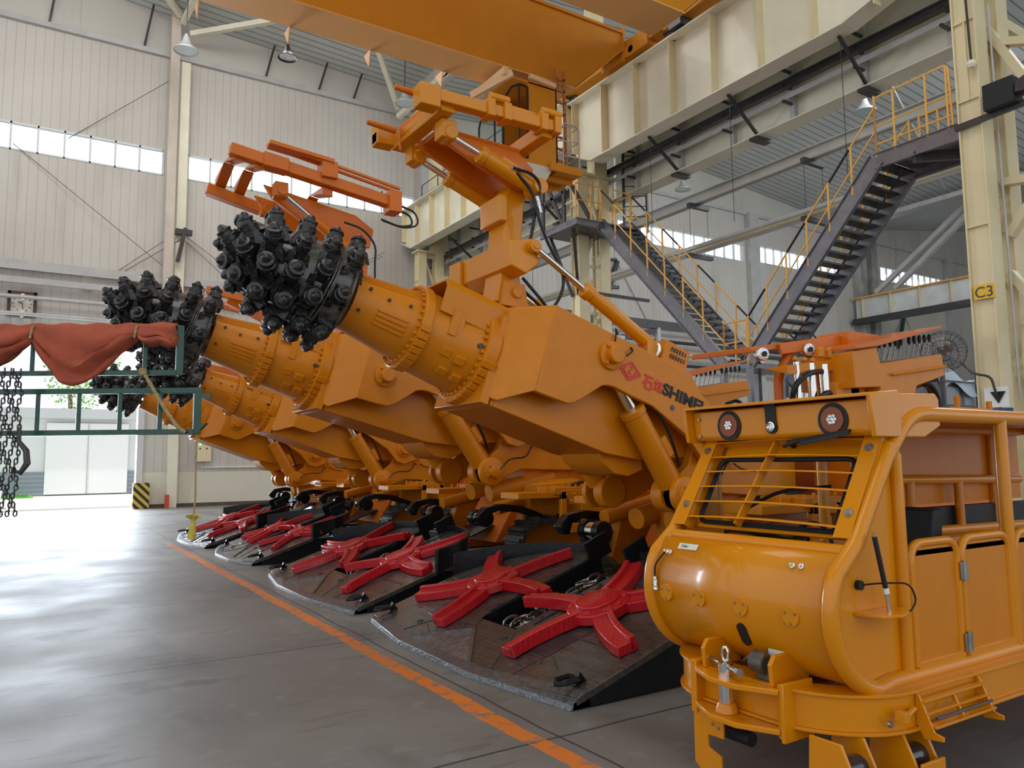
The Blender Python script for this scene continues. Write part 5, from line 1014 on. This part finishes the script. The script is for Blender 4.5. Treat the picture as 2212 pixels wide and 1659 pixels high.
p,nv=nose(143,3.12); tg=nv.cross(Vector((0,1,0))); D(MB().hull([p+Vector((0,1,0))*a+tg*b+nv*e for a in(-.07,.07) for b in(-.018,.018) for e in(0,.003)]),'paper_label',PAPR,0,dr_)
o=text('72961',.022,RUBA,dc,p-Vector((0,1,0))*-.05+tg*(-.008 if tg.z>0 else .008)+nv*.004,(0,-1,0),(tg if tg.z>0 else -tg),'handwriting',.0004)
for y in (3.26,3.23,2.42,2.37):
    p,nv=nose(150 if y>3 else 148,y); D(MB().lathe([(0,.014),(.01,.014),(.012,.009),(.022,.009)],p,p+nv,12,absol=True),'socket',SILV,0,dr_)
p0_,_=nose(150,3.26,.385); p1_,_=nose(163,3.30,.40); p2_,_=nose(172,3.30,.385)
D(MB().tube(fillet([p0_,p1_,p2_],.05),.006,6),'socket_cable',RUB,0,dr_); p3_,_=nose(182,3.30,.378); D(MB().lathe([(0,.010),(.02,.013),(.05,.013),(.06,.016),(.075,.016)],p2_,p3_,12,absol=True),'plug_connector',SILV,0,dr_)
# antennas and bracket
h=MB(); h.prism([(3.22,0),(3.50,0),(3.52,-.06),(3.44,-.14),(3.36,-.155),(3.26,-.12)],.885,.90,lambda x,y,z:Vector((x,Yn+.01+y,z))); br_=D(h,'antenna_shelf',ORB,.003)
an=D(MB().cyl((3.345,Yn-.075,1.005),(3.28,Yn-.075,1.245),.0115,n=12),'antenna',RUBA,0); D(MB().cyl((3.362,Yn-.075,.90),(3.345,Yn-.075,1.0),.009,n=10),'antenna_base',CHR,0,an); D(MB().cyl((3.35,Yn-.075,.985),(3.343,Yn-.075,1.01),.013,n=10),'antenna_collar',WHT,0,an); D(MB().cyl((3.28,Yn-.075,1.245),(3.277,Yn-.075,1.258),.011,n=10),'antenna_tip',CHR,0,an)
D(MB().tube(fillet([(3.26,Yn-.0,1.02),(3.34,Yn-.06,1.03),(3.50,Yn-.10,1.02),(3.56,Yn-.09,.93),(3.50,Yn-.09,.885),(3.44,Yn-.08,.885)],.06,6),.0045,6),'antenna_cable',RUB,0,an); D(MB().cyl((3.26,Yn+.02,1.02),(3.26,Yn-.012,1.02),.022,n=16),'cable_gland',RUBA,0,an)
D(MB().cyl((3.30,Yf+.06,1.07),(3.285,Yf+.06,1.20),.0115,n=10).bb(3.28,3.34,Yf+.02,Yf+.08,1.06,1.075),'antenna',RUBA)
# ---- ring chassis
def ringpts(o):
    xs0=3.02-o; yb0=Yn-.10-o; yb1=Yf+.0+o; r=.44+o; out=[Vector((5.8,yb0,0))]
    out+= [Vector((xs0+r,yb0+r,0))+Vector((-math.sin(a),-math.cos(a),0))*r for a in [k*math.pi/2/12 for k in range(13)]]
    out+= [Vector((xs0+r,yb1-r,0))+Vector((-math.cos(a),math.sin(a),0))*r for a in [k*math.pi/2/12 for k in range(13)]]; out+=[Vector((5.8,yb1,0))]; return out
h=MB(); o_=ringpts(0); i_=ringpts(-.10); n=len(o_)
for (oo,ii,z0,z1) in ((ringpts(0),ringpts(-.02),.385,.535),(ringpts(.02),ringpts(-.14),.535,.548),(ringpts(.02),ringpts(-.12),.372,.385)):
    vs=[]
    for a,b in zip(oo,ii): vs+= [Vector((a.x,a.y,z0)),Vector((a.x,a.y,z1)),Vector((b.x,b.y,z1)),Vector((b.x,b.y,z0))]
    h.add(vs,[(4*i+j,4*i+(j+1)%4,4*i+4+(j+1)%4,4*i+4+j) for i in range(n-1) for j in range(4)]+[(3,2,1,0),tuple(range(4*n-4,4*n))])
rg=D(h,'ring_chassis',ORB,.002); JO=Vector((.10,0,.045)); _b=MB.build
def jb(s_,*a,**k):
    s_.v=[v+JO for v in s_.v]; return _b(s_,*a,**k)
D(MB().bb(3.2,5.7,2.5,3.1,.36,.50),'centre_beam',ORR,.01,rg)
for x,y in ((3.45,2.3),(3.45,3.25),(5.2,2.3),(5.2,3.25)): D(MB().cyl((x,y,.50),(x,y,.56),.05,n=16),'rubber_mount',CHR,0,rg)
# coupling jaw at the front
MB.build=jb
cy=2.70
h=MB()
for z0,z1 in ((.475,.50),(.30,.325)): h.prism([(3.05,cy-.28),(3.05,cy+.28),(2.86,cy+.26),(2.77,cy+.08),(2.77,cy-.08),(2.86,cy-.26)],z0,z1,X_Y)
h.bb(2.86,3.05,cy-.29,cy-.27,.27,.53); h.bb(2.86,3.05,cy+.25,cy+.29,.27,.53); h.hull([(2.86,cy-.28,.28),(2.86,cy-.28,.52),(2.88,cy-.24,.28),(2.88,cy-.24,.52),(3.06,cy-.30,.27),(3.06,cy-.30,.54)])
for s in (-1,1): h.prism([(2.88,.50),(3.14,.50),(3.14,.60),(3.0,.64),(2.90,.64),(2.87,.60)],cy+s*.21-.012,cy+s*.21+.012,X_Z)
h.lathe([(0,.055),(.03,.05),(.05,.04)],(2.86,cy+.05,.325),(2.86,cy+.05,9),20,absol=True)
cj=D(h,'coupling_jaw',ORB,.004,rg)
D(MB().cyl((2.86,cy+.05,.34),(2.86,cy+.05,.56),.034,n=20),'coupling_pin',CHR,0,rg)
D(MB().tube([Vector((2.86,cy+.05,.60))+Vector((.005,.020*math.cos(a),.034*math.sin(a))) for a in [k*math.pi/8 for k in range(16)]],.008,7,True),'ring_bolt',CHR,0,rg)
D(MB().cyl((2.93,cy+.24,.545),(2.82,cy-.07,.545),.013,n=12).cyl((2.825,cy-.055,.545),(2.817,cy-.08,.545),.022,n=6),'cross_bolt',STL,0,rg)
h=MB(); h.hull([(x,y,z) for x in(2.93,3.05) for y in (cy-.17,cy-.08) for z in (.505,.585)]); h.lathe([(0,.05),(.07,.05),(.08,.04)],(2.93,cy-.07,.585),(2.93,cy-.5,.585),18,absol=True); h.hull([(2.90,cy-.06,.60),(2.96,cy-.06,.64),(2.93,cy+.02,.56),(2.97,cy-.02,.56),(2.93,cy-.10,.64)]); bk=D(h,'cast_buckle',mat('dark_cast_steel',(.13,.12,.10),.5,.6,0,.3,30,.3),.004,rg)
D(MB().hull([(x,y,z) for x,z in((3.0,.60),(3.0,.655)) for y in (cy-.20,cy-.10) for x in (3.0,3.003)]),'paper_tag',PAPR,0,bk)
# hook plate and rollers
MB.build=_b
h=MB(); h.prism([(.0,.30),(.21,.30),(.21,.21),(.10,.205),(.10,.15),(.19,.13),(.19,.02),(.05,.03),(0,.06)],-.006,.006,lambda a,z,e:Vector((2.98+e-.06*a,cy+.29-a,z*1.1))); hk=D(h,'hook_plate',ORB,.002,rg)
for a,z in ((.14,.26),(.18,.25)): D(MB().cyl((2.98,cy+.29-a,z*1.1),(2.955,cy+.29-a,z*1.1),.008,n=8),'bolt',STL,0,hk)
D(MB().cyl((3.10,cy+.02,.22),(3.10,cy+.20,.22),.035,n=18),'guide_roller',RUBA,0,rg)
for i,(x,y) in enumerate(((3.10,2.20),(3.46,2.14))):
    t_=MB(); 
    for dx in (-.07,.09): t_.prism([(y-.03,.37),(y+.13,.37),(y+.15,.05),(y+.10,.0),(y-.06,.0),(y-.10,.06),(y-.10,.22)],x+dx-.008,x+dx+.008,Y_Z)
    t_.bb(x-.08,x+.10,y-.12,y-.105,.02,.26); b_=D(t_,'roller_bracket',ORB,.004,rg)
    D(MB().cyl((x-.07,y,.24),(x+.09,y,.24),.055,n=22),'roller',mat('glossy_dark_roller',(.03,.03,.035),.15,.2,.6) if 'glossy_dark_roller' not in MT else MT['glossy_dark_roller'],0,b_); D(MB().cyl((x-.09,y+.03,.12),(x-.078,y+.03,.12),.035,n=16),'bearing_cap',RUBA,0,b_); D(MB().cyl((x+.0,y+.10,.14),(x+.05,y+.10,.14),.05,n=16),'roller',DKS,0,b_)
    for yy in (-.09,.0):
        for zz in (.05,.10): D(MB().cyl((x-.078,y+yy+.02,zz),(x-.09,y+yy+.02,zz),.009,n=8),'bolt',STL,0,b_)
# folding step
yb=Yn-.10; h=MB()
for x in (3.48,4.0): h.prism([(0,.54),(.02,.52),(.08,.38),(.12,.37),(.12,.35),(.03,.34),(0,.40)],x-.006,x+.006,lambda d,z,xx:Vector((xx,yb-.005-d,z)))
h.bar((3.48,yb-.03,.50),(4.0,yb-.03,.50),.03,.012); h.bar((3.48,yb-.07,.40),(4.0,yb-.07,.40),.05,.012); h.bar((3.48,yb-.05,.45),(4.0,yb-.05,.45),.02,.01); h.bar((3.74,yb-.03,.49),(3.74,yb-.075,.39),.012,.02); sp_=D(h,'folding_step',ORB,.002,rg)
D(MB().cyl((3.50,yb-.085,.435),(3.98,yb-.085,.435),.007,n=8),'step_spring',DKS,0,sp_)
D(MB().tube([(3.44,yb-.02,.475),(3.38,yb-.03,.465),(3.33,yb-.045,.455)],.012,8).bb(3.30,3.34,yb-.06,yb-.01,.44,.485),'latch',ORB,.002,rg)
for x,z in ((3.28,.43),): D(MB().cyl((x,yb+.003,z),(x,yb-.008,z),.016,n=12),'plug',STL,0,rg)
# ---------------------------------------------------------------- green rack with tarpaulin, chains, fan, signs
o_=text('C3',.27,DKS,s if False else bpy.data.objects['column_sign'],(14.165,6.985,4.405),(0,-1,0),(0,0,1),'lettering',.002)
rk=thing('green_rack',(-.6,6.2,0),'dark green steel ladder-like rack hung with a red tarpaulin, left middle ground','rack')
DX=Vector((-.857,.515,0)); R0=Vector((.95,5.33,0))
def RP(t,z,o=0): return R0+DX*t+Vector((0,0,z))+Vector((.515,.857,0))*o
def gb(a,b,w=.035): MB().bar(a,b,w,w).build('bar',GRN,rk,.003)
gb(RP(0,2.085),RP(2.6,2.085)); gb(RP(0,1.815),RP(2.6,1.815)); gb(RP(.02,1.80),RP(.02,2.10),.045)
for t_ in (.26,.52,.785,1.05,1.31,1.57,1.83,2.1): gb(RP(t_,1.82),RP(t_,2.08),.026)
gb(RP(.14,2.50),RP(2.6,2.50)); gb(RP(.14,2.205),RP(2.6,2.205),.032); gb(RP(.145,2.19),RP(.145,2.515),.045); gb(RP(.37,2.21),RP(.37,2.49),.026); gb(RP(1.1,2.21),RP(1.1,2.49),.026)
MB().hull([RP(a,z,o) for a,z in ((-.05,1.87),(.02,1.8),(.05,1.80),(.0,1.86)) for o in(-.02,.02)]).build('gusset',GRN,rk)
MB().bar(RP(-.01,2.05),RP(-.07,2.05),.02,.03).build('stub',GRN,rk)
for t_ in (2.4,): MB().bar(RP(t_,0,.0),RP(t_,2.55,.0),.09,.09).build('mast',GRN,rk,.004)
MB().bar(RP(1.9,.04,.3),RP(2.9,.04,-.3),.12,.08).build('foot',GRN,rk,.004); MB().bar(RP(2.9,.04,.3),RP(1.9,.04,-.3),.12,.08).build('foot',GRN,rk,.004)
# tarpaulin
N,Mm=90,16; vs=[];T0,T1=.145,2.2
def low(t):   # lower hem height over parameter (0 right .. )
    pts=[(.145,2.42),(.17,2.36),(.25,2.395),(.34,2.38),(.40,2.43),(.42,2.42),(.52,2.34),(.66,2.20),(.74,2.135),(.80,2.12),(.88,2.15),(.97,2.26),(1.06,2.40),(1.075,2.42),(1.10,2.40),(1.18,2.33),(1.35,2.24),(1.6,2.20),(2.2,2.3)]
    for (a,za),(b,zb) in zip(pts,pts[1:]):
        if t<=b: return za+(zb-za)*((t-a)/(b-a))
    return pts[-1][1]
for i in range(N+1):
    t=T0+(T1-T0)*i/N; zl=low(t); zt=2.52
    tie=math.exp(-((t-.41)/.03)**2)+math.exp(-((t-1.08)/.035)**2)
    for j in range(Mm+1):
        f=j/Mm; z=zt+(zl-zt)*f; sw=.045*math.sin(f*math.pi)*(1-.8*tie)*(1+.5*math.sin(9*t+6*f)); roll=.03*math.sin(f*14+7*t)*(f>.65)*(1-tie)
        vs.append(RP(t,z+.006*math.sin(31*t+9*f),-.035-sw-roll))
fs=[(i*(Mm+1)+j,(i+1)*(Mm+1)+j,(i+1)*(Mm+1)+j+1,i*(Mm+1)+j+1) for i in range(N) for j in range(Mm)]
hem=MB().add(vs,fs); hem.tube([vs[i*(Mm+1)+Mm]+Vector((0,0,.012)) for i in range(N+1)],[.020+.006*math.sin(i*.7) for i in range(N+1)],7)
tp_=hem.build('tarpaulin',CLO,None,ang=80); md=tp_.modifiers.new('solid','SOLIDIFY'); md.thickness=.012
tag(tp_,'faded red-orange tarpaulin tied in swags over the top of the green rack','tarpaulin')
for i,t_ in enumerate((.41,1.08)): tag(MB().tube([RP(t_,2.53,.02),RP(t_-.01,2.50,-.07),RP(t_,2.43,-.075),RP(t_+.01,2.42,-.0),RP(t_,2.50,.03),RP(t_,2.53,.02)],.008,6).build('binding_cord',ROP),['right-hand cord gathering the tarpaulin on the green rack','left-hand cord gathering the tarpaulin on the green rack'][i],'cord')
tag(MB().tube(fillet([RP(.37,2.21,-.03),RP(.33,2.16,-.04),RP(.22,1.98,-.05),RP(.12,1.84,-.05),RP(.08,1.81,-.03)],.08),[.016]*50 if False else .012,7).build('rope',ROP),'frayed straw rope slung between the two green frames','rope')
tag(MB().lathe([(0,.012),(.02,.03),(.05,.02)],RP(.38,2.23,-.03),RP(.3,2.1,-.04),8,absol=True).tube([RP(.015,1.80,0),RP(.018,1.6,0),RP(.014,1.4,0),RP(.02,1.27,0)],.006,6).build('hanging_cord',ROP),'thin straw cord hanging from the lower corner of the green rack','cord')
h=MB(); b=RP(.02,1.27,0); h.lathe([(0,.01),(.01,.022),(.03,.014),(.06,.020),(.12,.028),(.145,.026),(.15,.0)],b,b+Vector((.03,.0,-1)).normalized()*.2+Vector((-.02,0,0)),10,absol=True)
for k in range(7): a=k*.9; h.hull([b+Vector((.005*math.cos(a),.005*math.sin(a),-.005)),b+Vector((.05*math.cos(a),.05*math.sin(a),-.002)),b+Vector((.045*math.cos(a+.4),.045*math.sin(a+.4),.01)),b+Vector((0,0,.01)),b+Vector((.02*math.cos(a),.02*math.sin(a),-.02))])
tag(h.build('cloth_bundle',YEL),'knotted yellow cloth bundle at the end of the hanging cord','cloth')
# chain hoist at the left edge
hc=thing('chain_hoist',RP(1.06,0),'black chain sling with a hook hanging at the left edge','chain hoist')
for c_ in range(4):
    for k in range(34):
        c=RP(1.085+.022*c_+.012*math.sin(k*.9+c_*2),2.20-.027*k,-.14-.02*c_); vv=Vector((1,0,0)) if k%2 else Vector((0,1,0)); MB().tube([c+Vector((0,0,.018*math.sin(a)))+vv*.010*math.cos(a) for a in [j*math.pi/4 for j in range(8)]],.005,5,True).build('chain_link',DKS,hc)
c=RP(1.075,1.70,-.14); MB().tube([c+Vector((0,0,.15)),c+Vector((.0,0,.06)),c+DX*-.05+Vector((0,0,0)),c+DX*-.06+Vector((0,0,-.08)),c+DX*-.02+Vector((0,0,-.14)),c+DX*.03+Vector((0,0,-.12))],[.012,.014,.018,.020,.016,.008],8).build('hook',DKS,hc)
# wall fan on the column
fn=thing('wall_fan',(14,7.2,3.2),'wire-caged fan on a curved bracket fixed to the cream column','fan')
c=Vector((13.7,7.35,3.45)); ax=Vector((-.75,-.25,-.35)).normalized(); sx=ax.orthogonal().normalized(); sy=ax.cross(sx)
h=MB()
for r,o in ((.36,0),(.25,.07),(.13,.10),(.36,-.12),(.2,-.16)): h.tube([c+ax*o+(sx*math.cos(a)+sy*math.sin(a))*r for a in [k*math.pi/14 for k in range(28)]],.006,5,True)
for k in range(24):
    a=k*math.pi/12; d=sx*math.cos(a)+sy*math.sin(a); h.tube([c+ax*.12+d*.05,c+ax*.10+d*.2,c+ax*.0+d*.37,c-ax*.12+d*.35,c-ax*.17+d*.1],.004,4)
h.build('cage',DKS,fn)
MB().lathe([(0,.10),(.05,.12),(.2,.12),(.26,.06)],c-ax*.12,c-ax*1.2,18,absol=True).build('motor',mat('brown_motor',(.16,.12,.09),.5),fn)
for k in range(3):
    a=k*2.094; d=sx*math.cos(a)+sy*math.sin(a); e=sx*math.cos(a+.7)+sy*math.sin(a+.7); MB().hull([c+d*.05,c+d*.30-ax*.03,c+e*.28+ax*.03,c+e*.06]+[c+d*.05+ax*.004,c+e*.28+ax*.035]).build('blade',GRY,fn)
MB().tube(fillet([c-ax*.3,Vector((13.95,7.0,3.05)),Vector((14.05,6.75,2.98)),Vector((14.1,6.72,2.7)),Vector((14.18,6.72,2.62))],.1),.022,8).build('bracket_arm',DKS,fn)
tag(MB().prism([(6.60,2.72),(6.84,2.72),(6.72,2.52)],14.16,14.20,Y_Z).build('black_arrow_plate',RUBA),'black downward arrow plate under the fan on the cream column','sign')
tag(MB().bb(14.185,14.20,6.56,6.95,2.45,2.80).build('white_backing_sheet',WHT),'white sheet behind the black arrow on the cream column','sign')
tag(MB().bb(14.17,14.20,6.50,6.98,2.15,2.43).build('blue_notice',mat('blue_notice_paint',(.04,.09,.28),.4,0,0,.6,9)),'blue notice board low on the cream column, under the black arrow','sign')
fb=thing('floodlight',(14,6.3,7.9),'black floodlight housing mounted on the cream column','floodlight')
MB().bb(13.92,14.25,6.0,6.5,7.62,8.08).build('housing',RUBA,fb,.01); MB().hull([(13.9,5.55,7.7),(14.2,5.55,7.7),(13.9,5.98,7.75),(14.2,5.98,7.75),(13.9,5.55,8.1),(14.2,5.6,8.1),(13.95,5.98,7.95)]).build('visor',DKS,fb,.01); MB().bar((14.15,7.1,7.58),(14.15,5.6,7.62),.08,.1).build('support_angle',DKS,fb)
cd=MB().tube(fillet([(14.16,6.78,10.5),(14.16,6.76,9.3),(14.16,6.75,8.7),(14.1,6.72,8.62)],.1),.02,7); tag(cd.build('power_cable',RUB),'black cable running down the top of the cream column','cable')
tag(MB().lathe([(0,.07),(.07,.08),(.12,.05)],(14.1,6.72,8.7),(14.1,6.72,0),14,absol=True).build('round_sensor',CRW),'small round cream sensor on the column under the black cable','sensor')
tag(MB().tube(fillet([(14.64,6.62,9.9),(14.66,6.62,7.5),(14.66,6.6,5),(14.68,6.6,2.6)],.1),.02,7).build('conduit',GRY),'grey conduit down the side of the cream column','conduit')
tag(MB().cyl((14.5,5.9,10.8),(14.5,5.9,7.3),.03,n=8).build('orange_pipe',YRL),'orange pipe beside the top right floodlight','pipe')
# equipment racks behind
eq=thing('equipment_shelf',(19,9.8,2.5),'shelf of grey cabinets under a pale blue sheet, behind the lever desk','shelf')
MB().bb(17.4,20.2,9.5,10.5,2.5,3.3).build('cabinet',mat('grey_cabinet',(.22,.23,.24),.5,0,0,.5,2.5),eq)
for k in range(3): MB().bb(17.5+.9*k,18.2+.9*k,9.46,9.5,2.62,3.2).build('door',mat('cabinet_door',(.34,.36,.37),.5) if 'cabinet_door' not in MT else MT['cabinet_door'],eq)
for z in (2.45,2.75,3.3): MB().bar((17.2,9.3,z),(20.4,9.3,z),.04,.04).build('shelf_rail',DKS,eq)
for x in (17.3,18.8,20.3):
    MB().bb(x-.04,x+.04,9.3,9.38,0,3.6).build('upright',DKS,eq)
MB().bb(17.2,20.4,9.3,10.6,2.40,2.45).build('shelf_board',DKS,eq)
h=MB(); vs=[]
for i in range(25):
    for j in range(13):
        x=17.3+3*i/24; y=9.35+1.2*j/12; vs.append((x,y,3.42+.14*math.sin(i*.5)*math.cos(j*.4)+.1*math.sin(i*.27)-(.35 if j==0 else 0)))
tag(h.add(vs,[(i*13+j,(i+1)*13+j,(i+1)*13+j+1,i*13+j+1) for i in range(24) for j in range(12)]).build('dust_sheet',mat('pale_blue_sheet',(.50,.56,.62),.8)),'pale blue dust sheet lying over the grey cabinets','sheet')
# low partition wall behind
struct('wall_partition',MB().bb(19,40,13.5,13.7,0,1.9),WLOW)
tag(MB().lathe([(0,.028),(.03,.028)],(3.93,3.66,0),(3.93,3.66,1),10,absol=True).build('bottle_cap',WHT),'tiny white bottle cap on the floor by the nearest apron','bottle cap')
bpy.context.view_layer.update()
